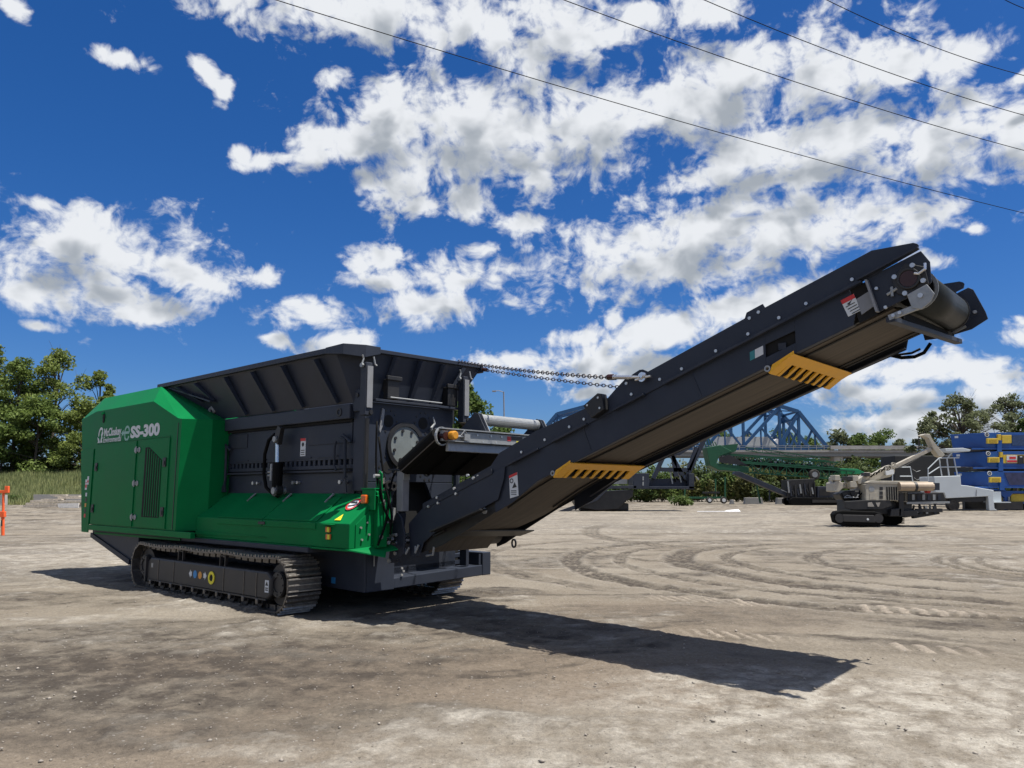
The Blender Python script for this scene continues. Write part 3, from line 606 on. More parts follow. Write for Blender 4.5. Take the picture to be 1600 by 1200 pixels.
# ------------------------------------------------------------------ the yard's other things
class Site:
    "measures things standing at one distance: flat outlines become solids with real thickness"
    def __init__(s, px, py, Y, z=None):
        p = at(px, py, Y); s.Y = Y; s.o = Vector((p.x, Y, p.z if z is None else z)); s.k = Y/1200.0
    def p(s, px, py, dy=0.0): q = at(px, py, s.Y); return Vector((q.x-s.o.x, dy, q.z-s.o.z))
    def poly(s, m, pts, y0, y1): return m.xz([(s.p(*q).x, s.p(*q).z) for q in pts], y0, y1)
    def rect(s, m, x0, y0, x1, y1, d0, d1): return s.poly(m, [(x0,y0),(x1,y0),(x1,y1),(x0,y1)], d0, d1)
    def bar(s, m, a, b, w_, dy=0.0, dy2=None, h=None): return m.bar(s.p(*a, dy), s.p(*b, dy if dy2 is None else dy2), w_, h or w_)
    def tube(s, m, pts, r, dy=0.0, n=8): return m.tube([s.p(*q, dy) for q in pts], r, n)
    def wheel(s, m, px, py, r, y0, y1, n=18): c = s.p(px, py); return m.cyl((c.x,y0,c.z),(c.x,y1,c.z), r, n)
BRBLUE = mat('bridge_blue_paint', (.008,.062,.165), .5, var=.15, scale=.8)
CONC = mat('concrete', (.33,.32,.30), .85, var=.2, scale=.6, dust=.15)
STGREEN = mat('stacker_green', (.006,.075,.030), .45, var=.12, dust=.02)
STGREEN2 = mat('bright_green_cover', (.010,.22,.085), .45, var=.08)
RIGW = mat('cream_rig_paint', (.40,.37,.30), .5, var=.12, scale=3, dust=.5, dustcol=(.25,.20,.15))
RIGB = mat('rig_tan_tube', (.36,.28,.20), .55, var=.2, scale=2)
WHITEP = mat('white_plant_paint', (.50,.54,.56), .5, var=.06, scale=.6)
BLUEP = mat('blue_machine_paint', (.008,.075,.30), .4, var=.12, scale=.8, dust=.04)
YELP = mat('yellow_guard_paint', (.60,.42,.04), .5, var=.1)
MESHG = mat('dark_mesh', (.40,.27,.025), .7, var=.3, scale=20)
ORANGEP = mat('orange_safety_paint', (.80,.11,.02), .5, var=.1, dust=.06)
TIMBER = mat('weathered_timber', (.45,.40,.33), .85, var=.35, scale=5)
TYRE = mat('tyre_rubber', (.018,.017,.017), .85, var=.3, dust=.3)

# --- bridge
BY = 170.0; bs = Site(1060, 767, BY, 0.0)
BR = thing('truss_bridge', 'blue steel truss bridge with a concrete road deck across the background', 'bridge', bs.o)
nodes = [(826,699,699),(870,647,699),(930,631,699),(988,622,699),(1046,618,699),(1104,620,699),(1160,626,699),(1217,634,699),(1247,643,699),(1292,699,699)]
for dy in (0.0, 9.5):
    for i in range(len(nodes)-1):
        a, b = nodes[i], nodes[i+1]; m = MB(); bs.bar(m, a[:2], b[:2], .75, dy); m.build('end_post' if i in (0, 8) else 'top_chord', BRBLUE, BR)
        if 0 < i: m = MB(); bs.bar(m, (a[0], a[1]), (a[0]+2, 700), .55, dy); m.build('vertical', BRBLUE, BR)
    m = MB(); bs.bar(m, (826,700), (1292,700), .6, dy); m.build('bottom_chord', BRBLUE, BR)
    for i in range(1, 8):
        a, b = nodes[i], nodes[i+1]
        if i < 4: p, q = (a[0], a[1]+3), (b[0], 699)
        else: p, q = (b[0], b[1]+3), (a[0], 699)
        m = MB(); bs.bar(m, p, q, .62, dy); m.build('diagonal', BRBLUE, BR)
        mid = ((p[0]+q[0])/2, (p[1]+q[1])/2); m = MB(); bs.bar(m, mid, ((p[0] if i < 4 else p[0]), 699), .4, dy); m.build('sub_strut', BRBLUE, BR)
        m = MB(); bs.bar(m, mid, (mid[0]+1, 699), .3, dy); m.build('sub_strut', BRBLUE, BR)
    m = MB(); bs.bar(m, (1269,671), (1257,699), .4, dy); bs.bar(m, (1273,676), (1274,699), .3, dy); m.build('sub_strut', BRBLUE, BR)
for i in range(1, 9):
    a = nodes[i]; m = MB(); m.bar(bs.p(a[0],a[1],0), bs.p(a[0],a[1],9.5), .4, .4); m.build('top_strut', BRBLUE, BR)
    m = MB(); m.bar(bs.p(a[0],a[1]+11,0), bs.p(a[0],a[1]+11,9.5), .35, .5); m.build('sway_strut', BRBLUE, BR)
    if i < 8:
        b = nodes[i+1]; m = MB(); m.bar(bs.p(a[0],a[1],0), bs.p(b[0],b[1],9.5), .22, .22); m.bar(bs.p(a[0],a[1],9.5), bs.p(b[0],b[1],0), .22, .22); m.build('wind_brace', BRBLUE, BR)
    m = MB(); m.bar(bs.p(a[0],a[1],0), bs.p(a[0],a[1]+11,4.75), .2, .2); m.bar(bs.p(a[0],a[1],9.5), bs.p(a[0],a[1]+11,4.75), .2, .2); m.build('sway_brace', BRBLUE, BR)
m = MB(); bs.rect(m, 560, 703.5, 1990, 707, -.4, 10); m.build('road_deck', CONC, BR)
m = MB(); bs.rect(m, 1296, 696.5, 1990, 702.4, -.7, -.35); m.build('parapet', CONC, BR)
m = MB(); bs.rect(m, 560, 696.5, 824, 702.4, -.7, -.35); m.build('parapet', CONC, BR)
m = MB(); bs.rect(m, 560, 707.3, 1990, 713, 0, .5); bs.rect(m, 560, 707.3, 1990, 713, 8.5, 9); m.build('girder', mat('girder_grey', (.20,.21,.21), .6, var=.15), BR)
for y_ in (696.5, 699.2):
    m = MB(); bs.bar(m, (826,y_), (1296,y_), .10, -.6); m.build('guard_rail', GALV, BR)
for k in range(40):
    x_ = 830+k*12; 
    if x_ < 1296: m = MB(); bs.bar(m, (x_,696), (x_,703.4), .12, -.6); m.build('rail_post', GALV, BR)
for px in (640, 822, 1312, 1500, 1680):
    m = MB(); bs.rect(m, px-7, 713.3, px+7, 775, .5, 2.2); bs.rect(m, px-7, 713.3, px+7, 775, 7, 8.7); bs.rect(m, px-9, 711.0, px+9, 716, -.2, 9.4) if False else None; m.build('pier', CONC, BR)
tk_ = Site(1165, 703.4, 174.5)
TK = thing('lorry', 'white lorry with a pale grey trailer crossing the blue bridge', 'lorry', tk_.o)
m = MB(); tk_.rect(m, 1112, 683, 1204, 699.5, -1.25, 1.25); m.build('trailer', mat('trailer_grey', (.50,.51,.50), .5, var=.06), TK)
m = MB(); tk_.poly(m, [(1207,702),(1207,690),(1211,686),(1216,686.5),(1218,694),(1219,702)], -1.2, 1.2); m.build('cab', mat('white_cab', (.8,.8,.8), .3), TK)
for px in (1120,1128,1196,1212):
    m = MB(); tk_.wheel(m, px, 701.4, .28, -1.26, -.9, 12); m.build('wheel', TYRE, TK)
# --- tall street lamp
ls = Site(788, 767, 120, 0.0); LPm = thing('street_lamp', 'tall grey street lamp with one arm against the sky', 'street lamp', ls.o)
m = MB(); ls.tube(m, [(790,780),(787,612)], .10); m.build('pole', POSTGREY, LPm)
m = MB(); ls.tube(m, [(787,613),(780,610.5),(772,611)], .06); m.build('arm', POSTGREY, LPm)
m = MB(); ls.rect(m, 769, 610.2, 775, 612.4, -.15, .15); m.build('lamp_head', POSTGREY, LPm, bevel=.02)
# --- power lines
def wire(a, b, Ya, Yb, lab, sag=.9):
    p, q = at(*a, Ya), at(*b, Yb); d = q-p
    p2 = p-d*1.2; q2 = q+d*.9; pts = []
    for k in range(41):
        t = k/40; v = p2.lerp(q2, t); u = (t*3.1-1.2)
        v.z += sag*((u-.5)**2-.25); pts.append(v)
    o = MB().tube(pts, .013, 5).build('power_line', BLKRUB, None)
    tag(o, lab, 'cable', 'overhead power lines')
wire((425,-2), (1600,333), 19, 30, 'lowest black power line, crossing from top middle to the right edge')
wire((876,-2), (1600,235), 20, 27, 'second lowest power line, meeting the right edge above the conveyor head')
wire((1096,-2), (1600,180), 21, 26, 'middle power line of the five')
wire((1288,-2), (1600,118), 22, 26, 'fourth power line up, in the top right of the sky')
wire((1560,-6), (1600,13), 23, 24, 'short bit of power line in the top right corner', sag=.1)
# --- orange post at the left edge
os_ = Site(2, 835, 28.4, 0.0); OP = thing('barrier_post', 'orange tubular barrier post at the left edge with a raised arm', 'barrier', os_.o)
m = MB(); os_.tube(m, [(4.5,837),(4.5,800)], .055, n=12); m.build('lower_tube', ORANGEP, OP)
m = MB(); os_.tube(m, [(5,803),(5.5,769)], .042, n=12); m.build('upper_tube', ORANGEP, OP)
m = MB(); os_.rect(m, 1.5, 799, 8, 808, -.07, .07); m.build('clamp', ORANGEP, OP, bevel=.01)
m = MB(); os_.rect(m, -30, 766, 13, 770.5, -.05, .05); os_.rect(m, 8.5, 759.5, 14, 769.9, -.052, .052); m.build('arm', ORANGEP, OP, bevel=.01)
m = MB(); os_.tube(m, [(-26,837),(-26,768)], .05, n=12); m.build('lower_tube', ORANGEP, OP)
m = MB(); os_.rect(m, 3.2, 813, 5.4, 822, -.062, -.0555); m.build('label_plate', INK, OP)
# --- pile of slabs and boards on the left
ps = Site(90, 793, 74, 0.0)
PP = thing('timber_stack', 'low stack of pale boards lying by the grass left of the shredder', 'timber', ps.o)
for (x0,y0,x1,y1,d0,d1) in [(42,789,126,792,-.6,.8),(45,785.5,128,788.6,-.5,.8),(50,781.5,92,785,-.3,.6),(66,779.5,98,781.2,-.2,.5),(88,776.5,128,779.3,.2,.9),(80,774.5,120,776.2,.3,.8),(92,782,134,785,-.4,.3),(75,772.8,100,774.2,.3,.7)]:
    m = MB(); ps.rect(m, x0, y0, x1, y1, d0, d1); m.build('board', TIMBER, PP)
sb = Site(107, 795, 72, 0.0); m = MB(); sb.poly(m, [(90,787),(123,786),(123,793.5),(92,793.5)], -.04, .04)
o = m.build('sheet', mat('white_sheet', (.66,.64,.60), .7), None); o.location = sb.o; tag(o, 'white sheet leaning against the front of the board stack', 'sheet')
wl = Site(90, 785, 80, 0.0); m = MB(); wl.rect(m, 55, 772.5, 140, 785, -.3, .3); o = m.build('concrete_block', CONC, None); o.location = wl.o; tag(o, 'long pale concrete block behind the stack of boards', 'concrete block')
wl = Site(2, 790, 82, 0.0); m = MB(); wl.rect(m, -30, 773, 9, 789, -.3, .3); o = m.build('concrete_block', CONC, None); o.location = wl.o; tag(o, 'pale concrete block beyond the orange post', 'concrete block')
for px0, px1, py0, lab in ((1162,1191,777.5,'low concrete barrier left of the crusher under the green stacker'),(1212,1230,778,'short concrete barrier touching the left of the dark crusher'),(1140,1147,781,'small pale concrete stub beside the wheeled green frame')):
    wl = Site((px0+px1)/2, 787, 97, 0.0); m = MB(); wl.poly(m, [(px0,788),(px0+1,py0+4),(px0+1.5,py0),(px1-1.5,py0),(px1-1,py0+4),(px1,788)], -.35, .35); o = m.build('concrete_barrier', CONC, None, bevel=.03); o.location = wl.o; tag(o, lab, 'barrier')
gs = ground_at(1135, 799.5); m = MB()
m.add([(-2.4,-.5,.03),(.9,-.7,.03),(1.2,.9,.18),(.3,.9,.10),(-.2,-.1,.045),(-2.3,-.2,.045),(-2.4,-.5,.0),(.9,-.7,.0),(1.2,.9,.15),(.3,.9,.07),(-.2,-.1,.015),(-2.3,-.2,.015)], [(0,1,2,3,4,5),(11,10,9,8,7,6)]+[(i,i+6,(i+1)%6+6,(i+1)%6) for i in range(6)])
o = m.build('sheet', mat('pale_sheet', (.6,.6,.6), .6), None); o.location = gs; tag(o, 'flat pale sheet lying alone on the open dirt', 'sheet')
# --- second dark screener behind the conveyor
s2_ = Site(940, 797, 63, 0.0); SC = thing('screener', 'dark grey screening machine seen under the raised conveyor', 'screener', s2_.o)
m = MB(); s2_.poly(m, [(893,770),(986,765),(985,776),(976,782),(962,795),(930,797),(900,792),(896,786)], -1.3, 1.2); m.build('hopper', BLACK, SC, bevel=.05)
m = MB(); s2_.poly(m, [(870,798),(882,800),(930,782),(948,764),(990,763),(990,759),(944,759),(924,779)], -1.5, -1.31); m.build('side_rail', GREY2, SC, bevel=.02)
m = MB(); s2_.rect(m, 985, 740, 1009, 764, -1.5, 1.2); m.build('front_box', GREY, SC, bevel=.03)
for y_ in (745,753): 
    m = MB(); s2_.rect(m, 999, y_, 1001, y_+6, -1.52, -1.505); m.build('step', GALV, SC)
m = MB(); s2_.rect(m, 1009, 748, 1070, 763, -.6, 1.2); s2_.rect(m, 1009, 760, 1078, 764, -1.5, -.7); m.build('frame_box', GREY, SC, bevel=.02)
m = MB(); s2_.rect(m, 1070, 740, 1078, 764.5, -1.5, 1.2); m.build('end_column', GREY2, SC, bevel=.02)
for a, b in (((1018,748),(1040,700)),((1047,700),(1053,745)),((1067,750),(1098,685)),((1072,735),(1085,700)),((1028,734),(1072,735)),((1062,742),(1046,712))):
    m = MB(); s2_.bar(m, a, b, .32, -.8); m.build('leg', GREY, SC)
m = MB(); s2_.poly(m, [(1000,690),(1090,640),(1105,640),(1105,665),(1095,690),(1060,712),(1020,712)], -.4, 1.2); m.build('feed_box', GREY, SC)
for k in range(10):
    x_ = 1044+4.5*k; m = MB(); s2_.bar(m, (x_,736+((k*5) % 12)), (x_+4,756-((k*3) % 7)), .10, -.7); m.build('hose', BLKRUB if k % 3 else GALV, SC)
m = MB(); s2_.rect(m, 963, 748, 986, 756, 2.0, 2.3); m.build('walkway', GALV, SC)
for k in range(5):
    m = MB(); s2_.bar(m, (965+5*k,735), (965+5*k,748), .08, 2.1); m.build('walkway_post', GALV, SC)
m = MB(); s2_.rect(m, 905, 786, 980, 797.5, -.8, .9); m.build('undercarriage', BLACK, SC, bevel=.08)
# --- green folding stacker
gs_ = Site(1230, 787, 95, 0.0); GS = thing('folding_stacker', 'long dark green folded conveyor stacker with lattice booms and one big tyre', 'conveyor', gs_.o)
def lattice(a, b, dpx, name, dy, n_=12, w_=.16):
    m = MB(); (ax, ay), (bx_, by_) = a, b
    gs_.bar(m, a, b, w_, dy); gs_.bar(m, (ax, ay+dpx), (bx_, by_+dpx), w_, dy); m.build(name, STGREEN, GS)
    for k in range(n_):
        t0, t1 = k/n_, (k+1)/n_; p = (ax+(bx_-ax)*t0, ay+(by_-ay)*t0); q = (ax+(bx_-ax)*t1, ay+(by_-ay)*t1)
        m = MB(); gs_.bar(m, p, (p[0], p[1]+dpx), w_*.6, dy)
        gs_.bar(m, (p[0], p[1]+dpx) if k % 2 else p, q if k % 2 else (q[0], q[1]+dpx), w_*.6, dy); m.build('lattice_web', STGREEN, GS)
lattice((1130,711), (1305,723), 9, 'boom_chord', -.9, 14); lattice((1130,708), (1300,720), 9, 'boom_chord', .9, 14)
lattice((1145,723), (1330,737), 14, 'boom_chord', -1.0, 14); lattice((1145,722), (1330,735), 14, 'boom_chord', 1.0, 14)
lattice((1160,700), (1290,717), 5, 'walkway_rail', -1.4, 10, .09)
m = MB(); gs_.poly(m, [(1130,715),(1306,729),(1306,739),(1240,738),(1140,724)], -.55, .55); m.build('belt', BLKRUB, GS)
for k in range(22): m = MB(); gs_.wheel(m, 1142+7.4*k, 717+.62*k, .12, -.8, -.56, 8); m.build('belt_roller', GALV if k % 3 == 0 else BLACK, GS)
m = MB(); gs_.poly(m, [(1100,700),(1122,696),(1140,706),(1120,714),(1116,724),(1166,730),(1166,738),(1120,735),(1106,728)], -1.1, 1.1); m.build('feed_hopper', STGREEN, GS, bevel=.05)
m = MB(); gs_.poly(m, [(1119,716),(1135,711),(1145,716),(1166,729),(1120,723)], -1.15, -1.11); m.build('hopper_inside', BLACK, GS)
m = MB(); gs_.poly(m, [(1122,697),(1150,694),(1146,706),(1128,712)], -1.0, .8); m.build('hopper_wing', STGREEN, GS)
for k in range(5): m = MB(); gs_.bar(m, (1103+5*k,704-k), (1098+5*k,682+2*k), .10, -.4+.2*k); m.build('brace', STGREEN, GS)
m = MB(); gs_.poly(m, [(1308,732),(1335,733),(1348,739),(1340,741),(1309,741)], -.8, .8); m.build('cover', STGREEN2, GS, bevel=.04, label='bright green curved cover at its right end')
m = MB(); gs_.wheel(m, 1265, 742, .62, -1.75, -1.15, 22); wh = m.build('wheel', TYRE, GS, bevel=.08)
m = MB(); gs_.wheel(m, 1264.5, 742, .34, -1.79, -1.755, 16); m.build('rim', GALV, wh)
for x_ in (1090, 1305): m = MB(); gs_.bar(m, (x_ if x_ > 1200 else 1180, 738), (x_ if x_ > 1200 else 1190, 786), .18, .5); m.build('leg', STGREEN, GS)
m = MB(); gs_.bar(m, (1232,745), (1236,787), .25, .2); m.build('leg', STGREEN, GS)
# --- dark crusher under it
cs = Site(1262, 790, 88, 0.0); CR = thing('tracked_crusher', 'dark grey tracked crusher with a long thin belt arm rising to the left', 'crusher', cs.o)
m = MB(); cs.poly(m, [(1228,780),(1232,777),(1300,778),(1306,782),(1304,788),(1298,790),(1234,790),(1228,786)], -1.3, -.7); m.build('track', BLKRUB, CR, bevel=.06)
m = MB(); cs.poly(m, [(1228,780),(1232,777),(1300,778),(1306,782),(1304,788),(1298,790),(1234,790),(1228,786)], .7, 1.3); m.build('track', BLKRUB, CR)
m = MB(); cs.rect(m, 1262, 780.5, 1303, 785, -1.36, -1.305); m.build('track_frame', DARKSTEEL, CR)
m = MB(); cs.rect(m, 1271, 760, 1304, 777.5, -1.2, 1.2); m.build('engine_box', GREY2, CR, bevel=.05)
m = MB(); cs.rect(m, 1274, 764.5, 1290, 774, -1.23, -1.205); m.build('grille', BLACK, CR)
m = MB(); cs.poly(m, [(1224,750),(1268,748),(1270,778),(1226,778)], -.9, .9); m.build('crusher_body', BLACK, CR, bevel=.04)
for k in range(12):
    x_ = 1226+3.7*k; m = MB(); cs.bar(m, (x_,752+((k*7) % 15)), (x_+2,770+((k*5) % 8)), .16, -.98); m.build('fitting', [DARKSTEEL, GREY2, BLACK][k % 3] if k % 5 else GALV, CR)
m = MB(); cs.poly(m, [(1146,737),(1153,737),(1216,764),(1257,781),(1252,785),(1212,770),(1144,741)], -.75, .25); m.build('belt_arm', GREY, CR, bevel=.03)
m = MB(); cs.bar(m, (1216,765), (1252,780), .08, -.85); m.build('arm_rail', GALV, CR)
for px in (1200,1228): m = MB(); cs.bar(m, (px,766), (px,782), .12, -.5); m.build('arm_strut', GREY, CR)
# --- green frame on wheels
fs = Site(1110, 786, 93, 0.0); FRM = thing('wheeled_frame', 'dark green steel frame on two small wheels behind the dirt yard', 'trailer', fs.o)
for px, t_ in ((1133,745),(1118,748),(1070,758)): m = MB(); fs.bar(m, (px,t_), (px,779), .16, 0); m.build('upright', STGREEN, FRM)
m = MB(); fs.rect(m, 1066, 776, 1134, 779, -.3, .3); m.build('bed', STGREEN, FRM)
m = MB(); fs.rect(m, 1098, 768, 1124, 771, -.2, .2); fs.bar(m, (1100,769), (1108,777), .1, 0); m.build('crossbar', BLACK, FRM)
for px, r_ in ((1128,.40),(1106,.36)):
    m = MB(); fs.wheel(m, px, 781.4, r_, -.9, -.6, 16); wh = m.build('wheel', TYRE, FRM, bevel=.03); m = MB(); fs.wheel(m, px, 781.4, r_*.55, -.93, -.905, 14); m.build('rim', WHITE, wh)
# --- drill rig
ds = Site(1350, 821, 36, 0.0); DR = thing('drill_rig', 'cream tracked drill rig with a long raised mast and a tan tube on its side', 'drill rig', ds.o, 0)
def trk(pts, y0, y1, lab):
    m = MB(); ds.poly(m, pts, y0, y1); o_ = m.build('track', BLKRUB, DR, bevel=.05)
    return o_
t1 = trk([(1287,803),(1291,798),(1300,796.5),(1350,798),(1360,801),(1364,808),(1362,816),(1355,820.5),(1300,818.5),(1290,815)], -1.1, -.65, '')
m = MB(); ds.poly(m, [(1300,803),(1348,804),(1350,815),(1302,813.5)], -1.14, -1.105); m.build('track_frame', DARKSTEEL, t1, bevel=.02)
for px in (1296,1355): m = MB(); ds.wheel(m, px, 808.5, .20, -1.13, -1.105, 18); m.build('wheel', DARKSTEEL, t1)
m = MB(); ds.wheel(m, 1338, 810, .05, -1.17, -1.145, 10); m.build('port', WHITE, t1)
for k in range(7): m = MB(); ds.rect(m, 1305+6.5*k, 819.2, 1308+6.5*k, 821.0, -1.12, -.63); m.build('grouser', BLKRUB, t1)
t2 = trk([(1340,805),(1345,800),(1410,803),(1420,806),(1423,812),(1420,819),(1412,821.5),(1350,819)], .65, 1.2, '')
for k in range(8): m = MB(); ds.rect(m, 1419.5, 804+2*k, 1423.6, 805.2+2*k, .6, 1.25); m.build('grouser', BLKRUB, t2)
m = MB(); ds.poly(m, [(1306,783),(1340,781),(1375,781),(1378,790),(1362,795),(1320,796),(1307,793)], -.95, -.85); m.build('chassis', BLACK, DR, bevel=.02)
m = MB(); ds.poly(m, [(1341,785),(1347,784),(1351,791),(1341,791)], -.97, -.955); ds.poly(m, [(1353,785),(1360,784.5),(1358,791),(1356,791)], -.97, -.955); m.build('cutout', mat('pale_gap', (.35,.32,.28), .8), DR)
m = MB(); ds.rect(m, 1320, 781, 1415, 803, -.6, .9); m.build('centre_frame', BLACK, DR, bevel=.03)
eb = MB(); ds.poly(eb, [(1338,757),(1342,754.5),(1384,754.5),(1388,757),(1388,782),(1338,782)], -.95, .7); eb = eb.build('engine_cover', RIGW, DR, bevel=.03)
m = MB(); ds.poly(m, [(1339,754.3),(1345,751.5),(1432,752.5),(1438,756),(1386,757),(1340,755.5)], -.98, .75); m.build('roof', RIGW, DR, bevel=.02)
for k in range(5): m = MB(); ds.poly(m, [(1369+3.6*k,761),(1371.2+3.6*k,761),(1372+3.6*k,781),(1369.8+3.6*k,781)], -.965, -.955); m.build('slot', VOID, eb)
for y_ in (761,768,774): m = MB(); ds.rect(m, 1359, y_, 1364, y_+5, -.962, -.952); m.build('louver', DARKSTEEL, eb)
m = MB(); ds.rect(m, 1344, 770, 1354, 780, -.962, -.952); m.build('hatch', RIGW, eb, bevel=.01)
m = MB(); ds.wheel(m, 1347, 764, .13, -.957, -.952, 16); m.build('round_mark', GALV, eb)
m = MB(); ds.rect(m, 1388, 769, 1404, 784, -.8, .4); rk = m.build('side_box', RIGW, DR, bevel=.02)
for k in range(5): m = MB(); ds.rect(m, 1394+2.4*k, 770, 1395.2+2.4*k, 783, -.82, -.803); m.build('slot', VOID, rk)
m = MB(); ds.tube(m, [(1387,760.5),(1438,760.5)], .20, -1.05, 18); tb_ = m.build('tube', RIGB, DR, label='tan tube strapped along the side')
m = MB(); ds.tube(m, [(1409,760.5),(1413,760.5)], .21, -1.05, 18); m.build('strap', BLACK, tb_)
m = MB(); ds.rect(m, 1437, 755, 1446, 766, -1.2, -.8); m.build('tube_end', GREY2, tb_)
m = MB(); ds.poly(m, [(1404,771),(1464,769.5),(1468,783),(1408,786)], -.55, .6); m.build('rod_rack', BLACK, DR, bevel=.02)
for k in range(7): m = MB(); ds.rect(m, 1407+8*k, 772.5, 1411+8*k, 781, -.58, -.555); m.build('rack_plate', GALV if k % 2 else GREY2, DR)
m = MB(); ds.bar(m, (1404,785.5), (1470,784.5), .09, -.7); m.build('step_rail', GALV, DR)
m = MB(); ds.wheel(m, 1436, 767.5, .09, -.85, -.6, 10); m.build('hose_reel', RED, DR)
m = MB(); ds.poly(m, [(1378,795),(1394,793),(1393,806),(1376,806)], -.9, -.3); ds.poly(m, [(1396,797),(1420,796),(1420,805),(1400,808)], -.8, .2); m.build('jack_box', DARKSTEEL, DR, bevel=.03)
m = MB(); ds.rect(m, 1390, 770, 1397, 806, -.9, -.7); m.build('jack_post', BLACK, DR)
m = MB(); ds.bar(m, (1420,806), (1460,799), .22, -.3); ds.bar(m, (1422,797), (1462,797), .16, -.5); ds.bar(m, (1424,803), (1458,804), .10, .5); m.build('drill_tray', BLACK, DR)
for px in (1428,1437,1450): m = MB(); ds.bar(m, (px,790), (px+2,802), .10, -.5); m.build('tray_post', GREY2 if px != 1437 else GALV, DR)
m = MB(); ds.poly(m, [(1342,755),(1350,747),(1384,728),(1391,726),(1393,738),(1386,745),(1352,754)], -.35, .15); ms = m.build('mast', RIGW, DR, bevel=.03)
m = MB(); ds.poly(m, [(1392,728),(1394,733),(1452,704.5),(1450,700)], -.25, .05); m.build('boom', RIGB if False else mat('mast_tan', (.40,.36,.29), .5, var=.2, dust=.2), ms)
m = MB(); ds.poly(m, [(1434,681),(1440,678.5),(1448,679),(1452,688),(1461,700),(1471,711),(1467,715),(1461,713),(1453,702),(1446,686),(1441,683)], -.3, .1); m.build('mast_head', RIGW, ms, bevel=.02)
ch_ = MB()
for k in range(7): ds.bar(ch_, (1434-.4*(k % 2),682+3.2*k), (1434+.6*(k % 2),684.6+3.2*k), .045, -.1); 
ds.bar(ch_, (1431,702), (1437,699), .06, -.1); ch_.build('hook_chain', DARKSTEEL, ms)
for px, py in ((1383,731),(1389,727),(1380,735)):
    c_ = ds.p(px,py); m = MB(); m.ring((c_.x,-.45,c_.z),(0,1,0),.07,.12,.08,14); m.build('sheave', RIGW, ms)
m = MB(); ds.poly(m, [(1376,737),(1388,734),(1389,741),(1377,743)], -.5, -.36); m.build('motor', WHITE, ms)
m = MB(); ds.poly(m, [(1332,750),(1350,738),(1356,741),(1340,756),(1334,757)], -.5, .0); m.build('feed_arm', RIGW, DR, bevel=.02)
m = MB(); ds.poly(m, [(1293,755),(1297,753),(1297,746),(1300,745),(1302,752),(1307,755),(1307,763),(1301,769),(1293,768)], -.7, .2); ds.poly(m, [(1316,754),(1330,753),(1331,761),(1327,764),(1317,763)], -.6, .1); ds.poly(m, [(1307,758),(1316,757),(1316,762),(1307,763)], -.45, .0); m.build('drill_head', RIGW, DR, bevel=.03)
m = MB(); ds.poly(m, [(1305,772),(1314,767),(1337,766),(1337,781),(1310,781)], -.5, .4); m.build('winch', BLACK, DR, bevel=.06)
m = MB(); ds.tube(m, [(1310,778),(1316,774),(1326,777),(1334,773)], .03, -.55); ds.tube(m, [(1310,777.5),(1332,777)], .03, -.6); m.build('hose', GALV, DR)
for px, py, w_ in ((1298,747,.12),(1316,748,.10),(1326,748,.13),(1322,757,.14),(1345,742,.09)): m = MB(); c_ = ds.p(px,py); m.box(c_.x-w_, c_.x+w_, -.75, -.2, c_.z-w_, c_.z+w_); m.build('fitting', RIGW if w_ > .1 else DARKSTEEL, DR, bevel=.02)
rr_ = random.Random(4)
for k in range(16):
    x_ = 1294+2.5*k; y_ = 752+rr_.random()*6; m = MB(); ds.bar(m, (x_,y_), (x_+rr_.uniform(-2,2),y_-rr_.uniform(2,7)), .04+.03*rr_.random(), -.55+.5*rr_.random()); m.build('lever', [RIGW, DARKSTEEL, GALV][k % 3], DR)
for k in range(4):
    x_ = 1306+6*k+rr_.random()*4; m = MB(); ds.tube(m, [(x_,768+rr_.random()*8),(x_+5,776+rr_.random()*6),(x_+12,770+rr_.random()*10)], .028, -.99 if x_ > 1340 else -.6, 6); m.build('hose', BLKRUB, DR)
for k in range(8):
    x_ = 1398+8*k; m = MB(); ds.bar(m, (x_,786+rr_.random()*5), (x_+rr_.uniform(-3,4),797+rr_.random()*6), .07, -.6+rr_.random()*.5); m.build('strut', [BLACK, DARKSTEEL, GALV, BLACK][k % 4], DR)
for k in range(5):
    m = MB(); ds.tube(m, [(1346+8*k,750-4.2*k),(1352+8*k,744-4.6*k),(1360+8*k,742-4.4*k)], .03, -.42, 6); m.build('hose', BLKRUB, ms)
m = MB(); ds.tube(m, [(1394,732),(1410,728),(1436,712)], .022, -.3, 6); m.build('cable', BLACK, ms)
# --- white platform unit with railings
ws = Site(1490, 797, 64, 0.0); WU = thing('white_platform', 'white plant platform with tubular handrails and a canopy beside the drill mast', 'platform', ws.o)
m = MB(); ws.poly(m, [(1448,745),(1489,743.5),(1490,758),(1500,759),(1540,766),(1540,775),(1467,778.5),(1464,770),(1450,769)], -1.1, 1.2); m.build('body', WHITEP, WU, bevel=.04)
m = MB(); ws.bar(m, (1513,765), (1513,775), .03, -1.13); m.build('seam', POSTGREY, WU)
m = MB(); ws.poly(m, [(1472,779),(1530,776),(1530,782),(1520,784),(1480,784)], -.9, .9); m.build('belly', BLACK, WU)
m = MB(); ws.poly(m, [(1531,774),(1539,774),(1541,794),(1546,797),(1533,797)], -1.1, -.7); m.build('leg', WHITEP, WU, bevel=.02)
m = MB(); ws.poly(m, [(1541,768),(1559,768),(1560,784),(1541,785)], -.4, .4); m.build('panel', WHITEP, WU)
m = MB(); ws.rect(m, 1539, 784, 1570, 785.4, -.8, -.4); m.build('step', WHITEP, WU)
for px in (1480,): 
    m = MB(); ws.wheel(m, px, 789, .45, -1.0, -.5, 16); m.build('wheel', TYRE, WU)
m = MB(); ws.rect(m, 1555, 784, 1600, 796, .1, .5); m.build('shadow_block', BLACK, WU)  # black slab in place of the shade underneath
rl = MB()
